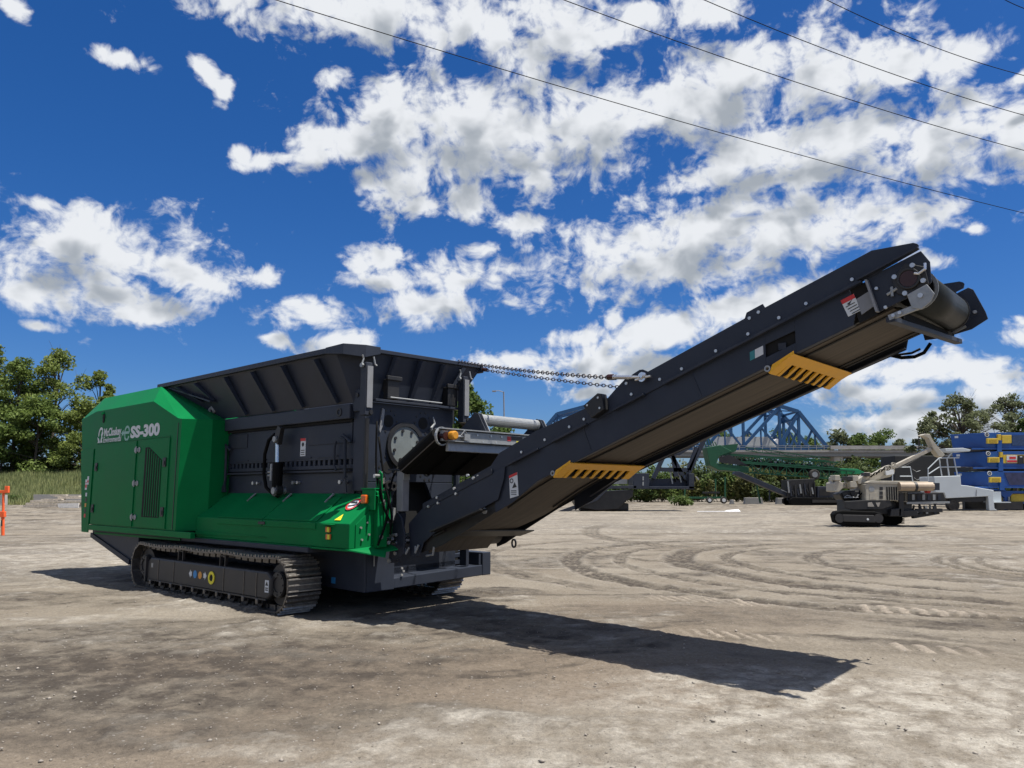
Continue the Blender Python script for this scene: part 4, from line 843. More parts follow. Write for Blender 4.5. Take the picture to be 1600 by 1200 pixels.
def rail(pts, dy=-1.0, r=.045):
    m = MB(); ws.tube(m, pts, r, dy, 7); m.build('handrail', WHITEP, WU)
rail([(1440,752),(1440,733),(1457,716.5),(1488,716)]); rail([(1441,741),(1457,730.5),(1490,730)]); rail([(1457,716.5),(1461,744)]); rail([(1480,716),(1485,743.5)]); rail([(1469,717),(1472,743.5)], r=.055)
rail([(1400,754),(1400,730),(1428,729.5),(1432,752)], .6); rail([(1412,744),(1431,744)], .6); rail([(1469,717.5),(1478,707)], -1.0, .05)
m = MB(); ws.poly(m, [(1464,702),(1492,701),(1504,704),(1502,706.5),(1466,707)], -1.2, .9); m.build('canopy', WHITEP, WU, bevel=.03)
for a, b, dy in (((1428,733),(1440,735),.2),((1430,746),(1441,747),.2)):
    m = MB(); ws.tube(m, [a, ((a[0]+b[0])/2, a[1]+4), b], .02, dy, 6); m.build('safety_chain', GALV, WU)
dk_ = Site(1400, 785, 78, 0.0); m = MB(); dk_.rect(m, 1398, 712, 1500, 785, 0, 3.0)
o = m.build('dark_container', mat('dark_container_paint', (.02,.021,.02), .7, var=.2), None, bevel=.05); o.location = dk_.o; tag(o, 'dark container standing behind the white handrails', 'container')
# --- stacked blue machines
us0 = Site(1560, 797, 66, 0.0)
BASE = thing('trailer_base', 'blue and yellow carrier under the stack of three blue machines', 'trailer', us0.o)
m = MB(); us0.poly(m, [(1545,767),(1700,767),(1700,771),(1568,771),(1562,778),(1563,797),(1558,797),(1556,778)], -1.2, -.9); m.build('beam', BLUEP, BASE, bevel=.02)
m = MB(); us0.rect(m, 1568, 771.5, 1640, 783.5, -1.0, .9); m.build('yellow_box', YELP, BASE, bevel=.03)
m = MB(); us0.rect(m, 1566, 783.6, 1700, 786.5, -1.1, 1.0); m.build('lower_beam', BLUEP, BASE)
for px in (1562,1600,1618,1650): m = MB(); us0.wheel(m, px, 790, .42, -.9, -.3, 16) if px != 1562 else us0.rect(m, 1560.5, 776, 1562.5, 797, -1.3, -1.2); m.build('wheel' if px != 1562 else 'leg', TYRE if px != 1562 else GALV, BASE)
m = MB(); us0.rect(m, 1540, 767, 1700, 797, 3.0, 3.4); m.build('rear_frame', BLACK, BASE)
for k, (x0, yt, yb, lab) in enumerate([(1497,677.5,699,'top machine of the blue stack, with two yellow guards on its side'),(1500,706.5,728.5,'middle machine of the blue stack, with a red and white sign'),(1503,737,758,'bottom machine of the blue stack')]):
    u = Site(1560, yb+4, 66-.15*k); M_ = thing('blue_feeder', lab, 'machine', u.o, 0, 'stacked blue machines')
    xm = 1530+2*k
    # end face slants to the left; long side runs on to the right
    a0, a1 = u.p(x0, yt, 1.2), u.p(xm, yt, -1.1); b0, b1 = u.p(x0+4, yb, 1.2), u.p(xm+2, yb+2, -1.1)
    far = u.p(1760, yt, -1.1); fb = u.p(1760, yb+2, -1.1)
    dy = Vector((0, 2.6, 0))
    MB().add([a0, a1, far, far+dy, a0+Vector((1.2,1.4,0)), b0, b1, fb, fb+dy, b0+Vector((1.2,1.4,0))], [(0,1,2,3,4),(9,8,7,6,5),(0,5,6,1),(1,6,7,2),(2,7,8,3),(3,8,9,4),(4,9,5,0)]).build('body', BLUEP, M_, bevel=.02)
    m = MB(); u.rect(m, xm+14, yt+12, xm+21, yb+8, -1.26, -1.105); m.build('post', BLUEP, M_, bevel=.01)
    m = MB(); u.rect(m, xm-24, yb+2.2, 1760, yb+4.5, -1.2, -1.11); m.build('lower_flange', BLUEP, M_)
    g_ = MB(); u.rect(g_, xm-2, yt+9, xm+15, yt+17, -1.32, -1.11); g_ = g_.build('guard', YELP, M_, bevel=.02)
    m = MB(); u.rect(m, xm+1, yt+11, xm+12.5, yt+15.5, -1.335, -1.325); m.build('mesh', MESHG, g_)
    m = MB(); u.wheel(m, xm-.5, yt+3, .19, -1.14, -1.105, 18); sk_ = m.build('round_label', WHITE, M_); m = MB(); c_ = u.p(xm-.5, yt+3); m.ring((c_.x,-1.15,c_.z),(0,1,0),.05,.13,.008,14); m.build('print', GREY2, sk_)
    c_ = u.p(x0+6, yt+5, 0); m = MB(); q0 = a0.lerp(a1,.12)+Vector((-.02,-.02,-.15)); q1 = a0.lerp(a1,.22)+Vector((-.02,-.02,-.15)); m.add([q0, q1, q1-Vector((0,0,.18)), q0-Vector((0,0,.18))], [(3,2,1,0)]); m.build('tag_plate', WHITE, M_)
    if k == 0:
        m = MB(); u.rect(m, xm+14.5, yt+3, xm+19.5, yt+12, -1.3, -1.105); u.rect(m, xm+21.5, yt+4, xm+36, yt+16.5, -1.25, -1.11); m.build('yellow_panel', YELP, M_, bevel=.02)
        m = MB(); u.rect(m, xm+38, yt+4, 1700, yt+20, -1.16, -1.11); m.build('mesh_side', mat('blue_mesh', (.02,.05,.13), .6, var=.4, scale=8), M_)
    if k == 1:
        m = MB(); u.rect(m, xm+22, yt+5, 1640, yt+18, -1.16, -1.11); yp = m.build('yellow_panel', YELP, M_)
        m = MB(); u.rect(m, xm+27, yt+6, xm+43, yt+17, -1.2, -1.165); sg = m.build('sign', WHITE, M_)
        m = MB(); u.rect(m, xm+27.5, yt+13.5, xm+42.5, yt+16.5, -1.21, -1.2005); u.rect(m, xm+31, yt+8, xm+41, yt+11.5, -1.21, -1.2005); m.build('red_band', RED, sg)
        m = MB(); u.rect(m, xm+44, yt+6, xm+53, yt+19, -1.25, -1.165); m.build('control_box', BLACK, M_)
        m = MB(); u.rect(m, xm+46.5, yt+7.5, xm+50, yt+9, -1.26, -1.2505); m.build('tag_plate', WHITE, M_)
        m = MB(); u.rect(m, xm+16, yt+1, xm+20, yt+9, -1.3, -1.105); m.build('yellow_panel', YELP, M_)
    if k == 2:
        m = MB(); u.poly(m, [(xm+22,yt+2),(1700,yt+2),(1700,yb),(xm+30,yb)], -1.13, -1.105); m.build('side_panel', mat('worn_blue', (.03,.035,.09), .6, var=.4, scale=3), M_)
        m = MB(); u.rect(m, xm+60, yt+1, 1640, yt+4, -1.18, -1.135); u.rect(m, xm+60, yt+6, 1640, yt+10, -1.18, -1.135); m.build('slat', GALV, M_)
        m = MB(); u.poly(m, [(1504,yb+3),(1560,yb+7),(1560,yb+9),(1520,yb+7)], -1.0, 1.0); m.build('skid', BLUEP, M_)
for k in range(2):
    u = Site(1520, 703+30*k, 66, None); m = MB(); u.rect(m, 1505, 700.5+30*k, 1700, 706+30*k, -.9, 1.2); o = m.build('spacer_timber', BLACK, None); o.location = u.o; tag(o, ['dark spacer between the top and middle blue machines','dark spacer between the middle and bottom blue machines'][k], 'spacer')
# ------------------------------------------------------------------ the shredder (local: x along the machine, y away from the camera, z up)
MYAW = R(-42.0)
ca, sa = math.cos(MYAW), math.sin(MYAW)
MO = Vector((ca*-9 + -sa*7.4, sa*-9 + ca*7.4, 0))
S = thing('tracked_shredder', 'large green and charcoal tracked shredder with a hopper on top and a long raised conveyor', 'shredder', MO, MYAW)
NY = -1.75      # near face of the engine housing
FY = 1.35
# --- engine housing shell
def shell():
    m = MB()
    half = {}
    pts = [(-7.23,NY,.97),(-3.3,NY,.97),(-3.3,NY,2.76),(-3.44,NY,2.78),(-4.41,NY,3.13),(-6.97,NY,3.13),(-7.72,NY,3.01),
           (-4.75,-1.5,3.44),(-7.3,-1.5,3.44),(-7.75,-1.5,3.3),(-2.95,-1.4,2.75),(-2.95,-1.4,.97)]
    far = [(x, (FY if y == NY else (FY-.25 if y == -1.5 else FY-.35)), z) for x, y, z in pts]
    fs = [(0,1,2,3,4,5,6),(5,4,7,8),(6,5,8),(6,8,9),(4,3,7),(1,11,10,2)]
    m.add(pts, fs); m.add(far, [f[::-1] for f in fs])
    n = len(pts)
    m.f += [(8,7,7+n,8+n),(9,8,8+n,9+n),(7,3,10),(3,2,10),(7,10,10+n,7+n),(7+n,10+n,3+n),(3+n,10+n,2+n),(10,11,11+n,10+n),(6,9,9+n,6+n),(0,6,6+n,n),(0,n,1+n,11+n,11,1)]
    return m
EH = shell().build('engine_housing', GREEN, S)
MB().box(-6.9, -2.72, NY-.025, NY+.05, .87, .965).build('sill', GREEN, EH, bevel=.006)
MB().xz([(-7.235,.82),(-6.915,.82),(-6.915,2.40),(-7.58,2.40)], NY-.02, NY-.002).build('rear_panel', GREEN, EH, bevel=.003)
dl = MB().box(-6.84, -4.965, NY-.016, NY-.001, .985, 2.475).build('door', GREEN, S, bevel=.004)
dr = MB().box(-4.82, -3.66, NY-.016, NY-.001, .985, 2.475).build('door', GREEN, S, bevel=.004, label='green door with a slotted black grille')
MB().box(-6.84, -3.66, NY-.011, NY-.001, 2.49, 2.50).build('drip_rail', GREEN, EH)
MB().box(-3.42, -3.40, NY-.006, NY-.001, .985, 2.70).build('seam_strip', BLACK, EH)
gp = [(-4.57,1.16),(-3.90,1.16),(-3.91,2.11),(-4.42,2.34),(-4.57,2.34)]
gr = MB().xz(gp, NY-.020, NY-.0165).build('grille', VOID, dr)
for k in range(8):
    x = -4.545 + k*.0875
    if k: MB().box(x-.014, x+.012, NY-.027, NY-.0205, 1.175, min(2.33, 2.34-(max(0, x+4.42))*.45)-.01).build('slat', GREEN, dr)
for z in (2.31, 1.73, 1.15):
    h = MB()
    for dx in (-.075, .075): h.cyl((-4.89+dx, NY-.03, z), (-4.89+dx, NY-.0165, z), .048, 10)
    h.box(-4.945, -4.835, NY-.040, NY-.0165, z-.03, z+.03); h.cyl((-4.89, NY-.045, z-.06), (-4.89, NY-.045, z+.06), .012, 8)
    h.build('hinge', GALV, dl, bevel=.003)
for x, z, p in ((-3.785,2.07,dr),(-3.77,1.26,dr),(-6.71,2.05,dl),(-6.75,1.27,dl)):
    MB().box(x-.055, x+.055, NY-.035, NY-.0165, z-.075, z+.075).box(x-.03, x+.03, NY-.045, NY-.036, z-.045, z+.02).build('latch', BLACK, p, bevel=.004)
lf = MB().cyl((-6.57,NY-.01,3.0),(-6.57,NY+.02,3.0),.055,14).cyl((-6.57,NY-.01,2.93),(-6.57,NY+.02,2.93),.045,12).build('lifting_hole', VOID, EH)
MB().bar((-6.62,NY-.03,3.05),(-6.50,-1.62,3.20),.03,.03).build('lifting_lug', GREEN, EH)
# lettering on the housing
Tz = NY-.004
lg = MB()
def arc_band(m, cx, cz, r0, r1, a0, a1, y0, y1, n=10, sx=.8):
    p = [(cx+math.cos(a0+(a1-a0)*i/n)*r1*sx, cz+math.sin(a0+(a1-a0)*i/n)*r1) for i in range(n+1)]
    q = [(cx+math.cos(a0+(a1-a0)*i/n)*r0*sx, cz+math.sin(a0+(a1-a0)*i/n)*r0) for i in range(n+1)]
    for i in range(n): m.xz([p[i], p[i+1], q[i+1], q[i]], y0, y1)
arc_band(lg, -6.66, 2.655, .105, .15, R(40), R(190), NY-.004, NY-.0005)
lg.xz([(-6.82,2.62),(-6.76,2.60),(-6.70,2.54),(-6.69,2.51),(-6.80,2.51),(-6.77,2.535)], NY-.004, NY-.0005)
lg.xz([(-6.585,2.76),(-6.57,2.72),(-6.545,2.68),(-6.575,2.66),(-6.59,2.62),(-6.56,2.60),(-6.60,2.565),(-6.56,2.51),(-6.665,2.51),(-6.65,2.57),(-6.63,2.61),(-6.645,2.66),(-6.615,2.71)], NY-.004, NY-.0005)
lg.build('emblem', WHITE, EH)
text_mesh('lettering', 'McCloskey', .205, WHITE, EH, NEARFACE(-6.50, Tz, 2.625), bold=.006, width=.80)
text_mesh('lettering', 'Environmental', .145, WHITE, EH, NEARFACE(-6.51, Tz, 2.505), bold=.002, width=.82)
text_mesh('lettering', 'SS-300', .275, WHITE, EH, NEARFACE(-5.28, Tz, 2.545), bold=.014, width=1.19)
le = MB(); arc_band(le, -5.44, 2.645, .085, .125, R(0), R(215), Tz, NY-.0005, 14, .95)
le.box(-5.62, -5.345, Tz-.0006, NY-.0004, 2.62, 2.665); le.xz([(-5.70,2.64),(-5.6,2.70),(-5.6,2.585)], Tz-.0003, NY-.0003)
arc_band(le, -5.44, 2.60, .07, .115, R(195), R(345), Tz, NY-.0002, 10, .95)
le.build('leaf_mark', PALEGREEN, EH)
st = MB()
for k, (x, z, wd, ht) in enumerate([(-7.16,1.72,.10,.20),(-7.08,1.80,.08,.16)]): st.box(x-wd/2, x+wd/2, NY-.024, NY-.0202, z-ht/2, z+ht/2)
sk = st.build('sticker', WHITE, EH)
MB().box(-7.20,-7.12,NY-.0255,NY-.0245,1.66,1.72).box(-7.11,-7.05,NY-.0255,NY-.0245,1.76,1.80).box(-7.19,-7.13,NY-.0255,NY-.0245,1.75,1.765).build('red_band', RED, sk)
for k in range(5):
    z = 1.53-.10*k; MB().box(-7.16,-7.08,NY-.024,NY-.0202,z-.035,z+.035).build('sticker', [WHITE,INK,ORANGEINK,INK,RED][k], EH)
# --- hull
h = MB()
h.xz([(-7.15,.869),(-7.15,.70),(-5.30,.30),(-5.02,.27),(-5.02,.869)], -1.6, 1.25)
h.xz([(-5.02,.869),(-5.02,.32),(.45,.30),(.45,.869)], -1.06, .82)
h.box(-5.02, .2, -1.6, -1.05, .80, .868)
HULL = h.build('hull', GREY2, S, bevel=.01)
MB().xz([(-7.16,.80),(-7.16,.72),(-5.3,.31),(-5.3,.40)], -1.63, -1.605).build('hull_rib', GREY2, HULL)
MB().bar((-7.0,-1.612,.80),(-3.4,-1.612,.82),.012,.035).build('stripe', GREEN, HULL)
c = MB()
c.xz([(-.9,.31),(.749,.29),(.749,.84),(-.9,.84)], -1.09, -1.061)               # near side plate
c.xz([(.45,.31),(.75,.29),(.75,.82),(.45,.82)], -1.06, -.60)
c.yz([(-.60,.30),(1.24,.345),(1.24,.50),(-.60,.44)], .45, .74)
c.yz([(-.61,.50),(1.06,.60),(1.06,.66),(-.60,.66)], .30, .40)
c.box(.1, .75, 1.10, 1.28, .34, .68)
CH = c.build('front_chassis', GREY, S, bevel=.012)
MB().yz([(-.585,.50),(1.09,.50),(1.09,.80),(-.585,.80)], .20, .23).build('chassis_shade', VOID, CH)  # black sheet stands in for the shade in the chassis cavity
MB().yz([(-.58,.455),(1.09,.515),(1.09,.57),(-.58,.53)], .43, .45).build('tilted_panel', GREY, CH)
MB().xz([(.4,.50),(.72,.50),(.72,.66)], 1.05, 1.095).build('gusset', GREY, CH)
MB().box(.58,.72,.78,.84,.50,.80).build('bracket', GREY, CH, bevel=.006)
MB().cyl((.757,-.95,.62),(.757,-.95,.78),.009,6).build('corner_weld', GALV, CH)
for y, z in ((-.47,.56),(-.47,.47),(-.44,.52)): MB().cyl((.74,y,z),(.758,y,z),.016,8).build('bolt', BOLT, CH)
MB().box(-.42,-.28,-1.094,-1.0905,.60,.63).build('plate_label', GALV, CH)
MB().box(.02,.11,-1.094,-1.0905,.36,.44).build('sticker', BLUEINK, CH)
# --- tracks
def shoe_mesh():
    m = MB(); m.box(-.090,.090,-.25,.25,-.012,.012)
    for x in (-.075,.0,.075): m.hexa([(x-.014,-.245,.012),(x+.014,-.245,.012),(x+.014,.245,.012),(x-.014,.245,.012),(x-.006,-.245,.042),(x+.006,-.245,.042),(x+.006,.245,.042),(x-.006,.245,.042)])
    m.box(-.07,.07,-.13,-.08,-.07,-.012); m.box(-.07,.07,.08,.13,-.07,-.012)
    me = bpy.data.meshes.new('track_shoe'); me.from_pydata(m.v, [], m.f); me.update(); me.materials.append(STEEL); me.materials.append(BRIGHT)
    for p in me.polygons[6:24]: p.material_index = 1
    return me
SHOE = shoe_mesh()
RAD = .345; XR, XF, ZC = -4.38, -.26, .372
def shoe_frames(nn):
    Ls = XF-XR; per = 2*Ls+2*math.pi*RAD
    for k in range(nn):
        s_ = per*k/nn
        if s_ < Ls: yield (XF-s_, ZC-RAD, math.pi)                          # bottom, running back
        elif s_ < Ls+math.pi*RAD:
            a = (s_-Ls)/RAD; yield (XR-math.sin(a)*RAD, ZC-math.cos(a)*RAD, math.pi+a)
        elif s_ < 2*Ls+math.pi*RAD:
            t_ = s_-Ls-math.pi*RAD; sag = .022*math.sin(math.pi*((t_/Ls*3) % 1)); yield (XR+t_, ZC+RAD-sag, 0)
        else:
            a = (s_-2*Ls-math.pi*RAD)/RAD; yield (XF+math.sin(a)*RAD, ZC+math.cos(a)*RAD, a)
def track(yc, near):
    t = MB()
    t.xz([(-4.20,.20),(-4.12,.15),(-.45,.16),(-.36,.22),(-.36,.46),(-.46,.53),(-4.05,.52),(-4.2,.44)], yc-.22, yc+.2)
    fr = t.build('track_frame', DARKSTEEL, S, bevel=.03)
    if near: fr['label'] = 'long dark track frame facing the camera'
    far_shoes = MB()
    for k, (x, z, a) in enumerate(shoe_frames(56)):
        M = Matrix.Translation((x, yc, z)) @ Matrix.Rotation(a, 4, 'Y')
        if near or x > -.75:
            o = put('track_shoe', SHOE, S); o.matrix_local = M
        else:
            o0 = len(far_shoes.v); far_shoes.v += [tuple(M @ v.co) for v in SHOE.vertices]; far_shoes.f += [tuple(i+o0 for i in p.vertices) for p in SHOE.polygons]
    if far_shoes.v:
        o = far_shoes.build('track_shoes', STEEL, S); o['kind'] = 'stuff'
    for x in (XR, XF):
        g = MB(); g.cyl((x,yc-.12,ZC),(x,yc+.12,ZC),RAD-.075,24)
        g.cyl((x,yc-.17,ZC),(x,yc-.12,ZC),.17,20); g.ring((x,yc-.185,ZC),(0,1,0),.10,.16,.02)
        for k in range(8):
            a = k*math.pi/4; g.cyl((x+.13*math.cos(a),yc-.195,ZC+.13*math.sin(a)),(x+.13*math.cos(a),yc-.17,ZC+.13*math.sin(a)),.013,6)
        g.build('sprocket' if x == XR else 'idler', DARKSTEEL, S)
    if near:
        for k in range(10):
            x = -4.0+k*.37
            MB().cyl((x,yc-.19,.125),(x,yc+.19,.125),.075,14).cyl((x,yc-.235,.135),(x,yc-.19,.135),.04,10).build('track_roller', DARKSTEEL, fr)
            MB().box(x-.03,x+.03,yc-.245,yc-.221,.09,.165).build('roller_cap', STEEL, fr, bevel=.01)
        for x in (-3.05,-1.72):
            MB().box(x-.085,x-.065,yc-.2,yc-.16,.525,.66).box(x+.065,x+.085,yc-.2,yc-.16,.525,.66).box(x-.085,x+.085,yc-.2,yc-.16,.66,.675).build('carrier_bracket', DARKSTEEL, fr)
        yf = yc-.2205
        MB().box(-4.2,-4.16,yf-.03,yf+.01,.12,.53).build('end_rib', DARKSTEEL, fr)
        MB().box(-4.1,-.45,yf-.014,yf+.002,.155,.175).build('lower_lip', DARKSTEEL, fr)
        for x in (-3.75,-3.2,-1.62,-1.05,-.72): MB().box(x-.006,x+.006,yf-.006,yf+.002,.18,.50).build('weld_seam', STEEL, fr)
        MB().ring((-1.97,yf-.012,.34),(0,1,0),.052,.092,.012,24).build('marker_ring', YELLOWINK, fr)
        MB().cyl((-1.97,yf-.004,.34),(-1.97,yf+.001,.34),.05,18).build('port', VOID, fr)
        e = yf-.003
        MB().cyl((-2.49,e,.355),(-2.49,yf,.355),.058,16).build('dot', BLUEINK, fr, label='blue round marker')
        MB().cyl((-2.33,e,.352),(-2.33,yf,.352),.055,16).build('dot', ORANGEINK, fr, label='orange round marker')
        for cx, sg in ((-2.63,-1),(-2.18,1)):
            MB().xz([(cx+sg*.055,.355),(cx,.415),(cx,.385),(cx-sg*.04,.39),(cx-sg*.04,.32),(cx,.325),(cx,.295)], e, yf).build('arrow', WHITE, fr)
        lb = MB().box(-.50,-.405,yf-.003,yf,.26,.42).build('sticker', WHITE, fr)
        MB().xz([(-.49,.35),(-.415,.35),(-.4525,.405)], yf-.005, yf-.0035).box(-.485,-.42,yf-.005,yf-.0035,.285,.30).box(-.485,-.42,yf-.005,yf-.0035,.31,.325).build('print', INK, lb)
        MB().box(-4.02,-3.95,yf-.003,yf,.36,.43).build('sticker', GALV, fr)
track(-1.56, True); track(1.12, False)
# --- side hood
hd = MB().yz([(-1.54,.88),(-1.54,1.19),(-1.08,1.565),(-1.0,1.565),(-1.0,.88)], -3.02, 1.0).build('side_hood', GREEN, S, bevel=.01)
sl_ = Vector((0,.46,.375)).normalized(); sn = Vector((0,-.375,.46)).normalized()
def on_slope(x, d, h): return Vector((x,-1.54,1.19)) + sl_*d + sn*h
for (x0, x1, nm) in ((-2.35,-1.04,'hood_lid'),(-1.02,.28,'hood_lid')):
    m = MB(); q = [on_slope(x0,.01,.001), on_slope(x1,.01,.001), on_slope(x1,.50,.001), on_slope(x0,.50,.001)]
    m.hexa(q+[p+sn*.014 for p in q]); m.box(x0, x1, -1.554, -1.541, 1.105, 1.186); m.build(nm, GREEN, hd, bevel=.004)
for x in (-2.0,-1.0,.05):
    MB().bar(on_slope(x,.38,.02), on_slope(x,.55,.02), .022, .02).bar(on_slope(x+.02,.45,.03), on_slope(x+.02,.55,.03), .04, .012).build('lid_hinge', GALV, hd)
MB().box(-1.13,-.95,-1.565,-1.5545,1.13,1.17).build('handle', BLACK, hd, bevel=.004)
MB().xz([(-3.02,.99),(-3.02,.92),(-.9,.955)], -1.552, -1.541).build('hood_flange', GREEN, hd)
MB().hexa([(-3.02,-1.56,.855),(1.01,-1.56,.855),(1.01,-1.0,.855),(-3.02,-1.0,.855),(-3.02,-1.56,.879),(1.01,-1.56,.879),(1.01,-1.0,.879),(-3.02,-1.0,.879)]).build('hood_base', GREEN, hd, bevel=.004)
MB().add([(1.011,-1.56,.865),(1.20,-1.12,.765),(1.14,-1.06,.83),(1.20,-.92,.85),(1.011,-.90,.905),(1.011,-1.56,.880),(1.20,-1.12,.780),(1.14,-1.06,.845),(1.20,-.92,.865),(1.011,-.90,.92)],
         [(4,3,2,1,0),(5,6,7,8,9),(0,1,6,5),(1,2,7,6),(2,3,8,7),(3,4,9,8),(4,0,5,9)]).build('deck_plate', GREEN, hd)
for (x, z) in ((.57,1.11),(.58,1.02)):
    MB().box(x-.05,x+.05,-1.565,-1.5405,z-.035,z+.035).build('marker_lamp', AMBER, hd, bevel=.01)
    MB().box(x+.0,x+.045,-1.571,-1.5655,z-.03,z+.03).build('reflector', YELLOWINK, hd)
MB().box(.48,.70,-1.61,-1.5405,1.17,1.183).build('lamp_hood', GREEN, hd, bevel=.003)
m = MB(); q = on_slope(.70,.36,.012); m.tube([q, q+sn*.003], .115, 20); sg = m.build('sticker', WHITE, hd)
m = MB(); m.ring(q+sn*.0035, sn, .085, .113, .001, 20); m.build('red_band', RED, sg)
m = MB(); m.bar(q-sl_*.03+sn*.005-Vector((.07,0,0)), q-sl_*.03+sn*.005+Vector((.07,0,0)), .012, .002, sn); m.bar(q+sl_*.03+sn*.005-Vector((.06,0,0)), q+sl_*.03+sn*.005+Vector((.06,0,0)), .03, .002, sn); m.build('print', INK, sg)
q = on_slope(.70,.05,.012); MB().add([q-Vector((.07,0,0)), q+Vector((.07,0,0)), q+sl_*.12], [(0,1,2)]).build('warning_triangle', YELLOWINK, hd)
# front of the hood: stepped end plates, the green boxes beside the opening
MB().yz([(-1.45,.885),(-1.45,1.18),(-1.2,1.38),(-1.16,1.38),(-1.16,.885)], 1.002, 1.014).build('end_plate', GREEN, hd, bevel=.003)
MB().yz([(-1.18,.885),(-1.18,1.45),(-1.02,1.45),(-1.02,.885)], 1.016, 1.10).build('end_box', GREEN, hd, bevel=.006)
MB().box(.72,1.0,-.99,-.84,1.0,1.18).build('end_box', GREEN, hd, bevel=.006)
MB().box(.70,.95,-1.12,-.84,1.20,1.60).build('front_tank', GREEN, S, bevel=.02)
for y, z in ((-1.38,1.14),(-1.28,1.20),(-1.25,1.05),(-1.36,.99)): MB().cyl((1.015,y,z),(1.035,y,z),.014,8).build('bolt', BOLT, hd)
MB().ring((1.102,-1.12,1.02),(1,0,0),.018,.03,.008,14).build('eye', GALV, hd)
bk = MB().box(.86,1.12,-1.25,-1.235,1.36,1.62).box(.84,1.12,-1.26,-1.10,1.62,1.635).xz([(1.0,1.60),(1.12,1.60),(1.12,1.82),(1.06,1.86),(1.0,1.80)], -1.14, -1.125).build('lamp_bracket', GREEN, S, bevel=.003)
MB().box(.90,1.0,-1.31,-1.251,1.44,1.55).build('amber_lamp', AMBER, bk, bevel=.015)
MB().cyl((1.06,-1.22,1.79),(1.06,-1.12,1.79),.025,10).build('pin', BOLT, bk)
# hoses at the front corner
for i, pts in enumerate([[(1.0,-1.15,2.5),(1.02,-1.16,1.9),(1.05,-1.12,1.6),(1.12,-1.08,1.35),(1.18,-1.04,1.2),(1.14,-1.0,1.05)],
                         [(.98,-1.10,2.3),(1.05,-1.05,1.75),(1.13,-1.02,1.45),(1.16,-1.0,1.25),(1.16,-1.02,1.1)],
                         [(.85,-.42,2.05),(.95,-.75,1.9),(1.04,-.95,1.6),(1.14,-1.06,1.25),(1.14,-1.2,.92)],
                         [(1.12,-1.18,1.75),(1.13,-1.15,1.55),(1.14,-1.12,1.42),(1.18,-1.08,1.25)]]):
    pp = [Vector(p) for p in pts]; fine = []
    for k in range(len(pp)-1):
        p0, p1, p2, p3 = pp[max(k-1,0)], pp[k], pp[k+1], pp[min(k+2,len(pp)-1)]
        for t in (0,.25,.5,.75): fine.append(.5*((2*p1)+(-p0+p2)*t+(2*p0-5*p1+4*p2-p3)*t*t+(-p0+3*p1-3*p2+p3)*t**3))
    fine.append(pp[-1]); MB().tube(fine, .014, 7).build('hose', BLKRUB, S, smooth=True)
for p in ((1.06,-1.10,1.78),(1.08,-1.08,1.70),(1.12,-1.10,1.42)): MB().tube([p,(p[0]+.01,p[1]-.02,p[2]+.06)], .024, 8).build('hose_fitting', CHROME, S)
# hydraulic fittings in front of the hull
for k in range(9):
    y = -.98+.045*k; z = .92+.05*((k*7) % 3); MB().tube([(1.0,y,z),(1.10+.02*(k % 3),y-.01,z+.02)], .022, 8).build('hose_fitting', CHROME if k % 2 else GALV, S)
# --- shredder body, near wall
BX0, BX1, BY0, BY1 = -3.2, .70, -1.10, .50
b = MB()
b.box(BX0, .56, BY0+.06, BY1, .90, 2.76)
BODY = b.build('shredder_body', GREY, S)
wall = MB(); y0 = BY0
wall.box(BX0, .45, y0, y0+.055, 2.03, 2.53); wall.box(BX0, .45, y0, y0+.055, 1.90, 1.955)
for k in range(29):
    x = BX0+.15+k*.122; wall.box(x-.030, x+.030, y0+.004, y0+.05, 1.954, 2.031)
WALL = wall.build('side_door', GREY, S, bevel=.004)
MB().box(BX0,.45,y0+.045,y0+.0595,1.944,2.061).build('slot_backing', VOID, WALL)
for x0, x1 in ((-2.8,-2.3),(-2.2,-1.75),(-1.0,-.55),(-.4,.1)): MB().box(x0,x1,y0-.012,y0-.001,2.065,2.085).build('edge_strip', GREY, WALL)
MB().box(-3.1,-2.35,y0-.012,y0-.001,2.28,2.50).build('reinforcing_plate', GREY2, WALL, bevel=.003)
MB().box(-.62,.42,y0-.012,y0-.001,2.25,2.52).build('reinforcing_plate', GREY2, WALL, bevel=.003)
MB().box(-3.0,.40,y0-.03,y0+.04,1.86,1.885).build('lower_rail', GREY2, WALL)
MB().box(-3.15,.44,y0+.03,y0+.06,1.56,1.84).build('lower_panel', GREY, BODY)
for x in (-2.1,-.98,.18):
    MB().cyl((x,y0-.03,1.72),(x,y0+.03,1.72),.028,10).build('bolt', BOLT, BODY); MB().cyl((x+.11,y0-.02,1.72),(x+.11,y0+.03,1.72),.022,10).build('bolt', BOLT, BODY)
hb = MB().box(-3.17, .46, y0-.09, y0+.02, 2.57, 2.77).build('hinge_beam', GREY, S, bevel=.012)
MB().box(-3.2,.44,y0-.03,y0+.0,2.535,2.565).build('gap_shade_strip', VOID, hb)  # black strip painted as the shade below the beam
for x in (-3.05,.22): MB().ring((x,y0-.10,2.67),(0,1,0),.035,.06,.01,14).build('eye', BLACK, hb)
sk = MB().box(-.83,-.70,y0-.008,y0-.0005,2.10,2.36).build('sticker', WHITE, WALL)
MB().box(-.83,-.70,y0-.011,y0-.0085,2.32,2.36).build('red_band', RED, sk); MB().cyl((-.765,y0-.011,2.27),(-.765,y0-.0085,2.27),.03,10).box(-.81,-.72,y0-.011,y0-.0085,2.12,2.13).box(-.81,-.72,y0-.011,y0-.0085,2.15,2.16).box(-.81,-.72,y0-.011,y0-.0085,2.18,2.19).build('print', INK, sk)
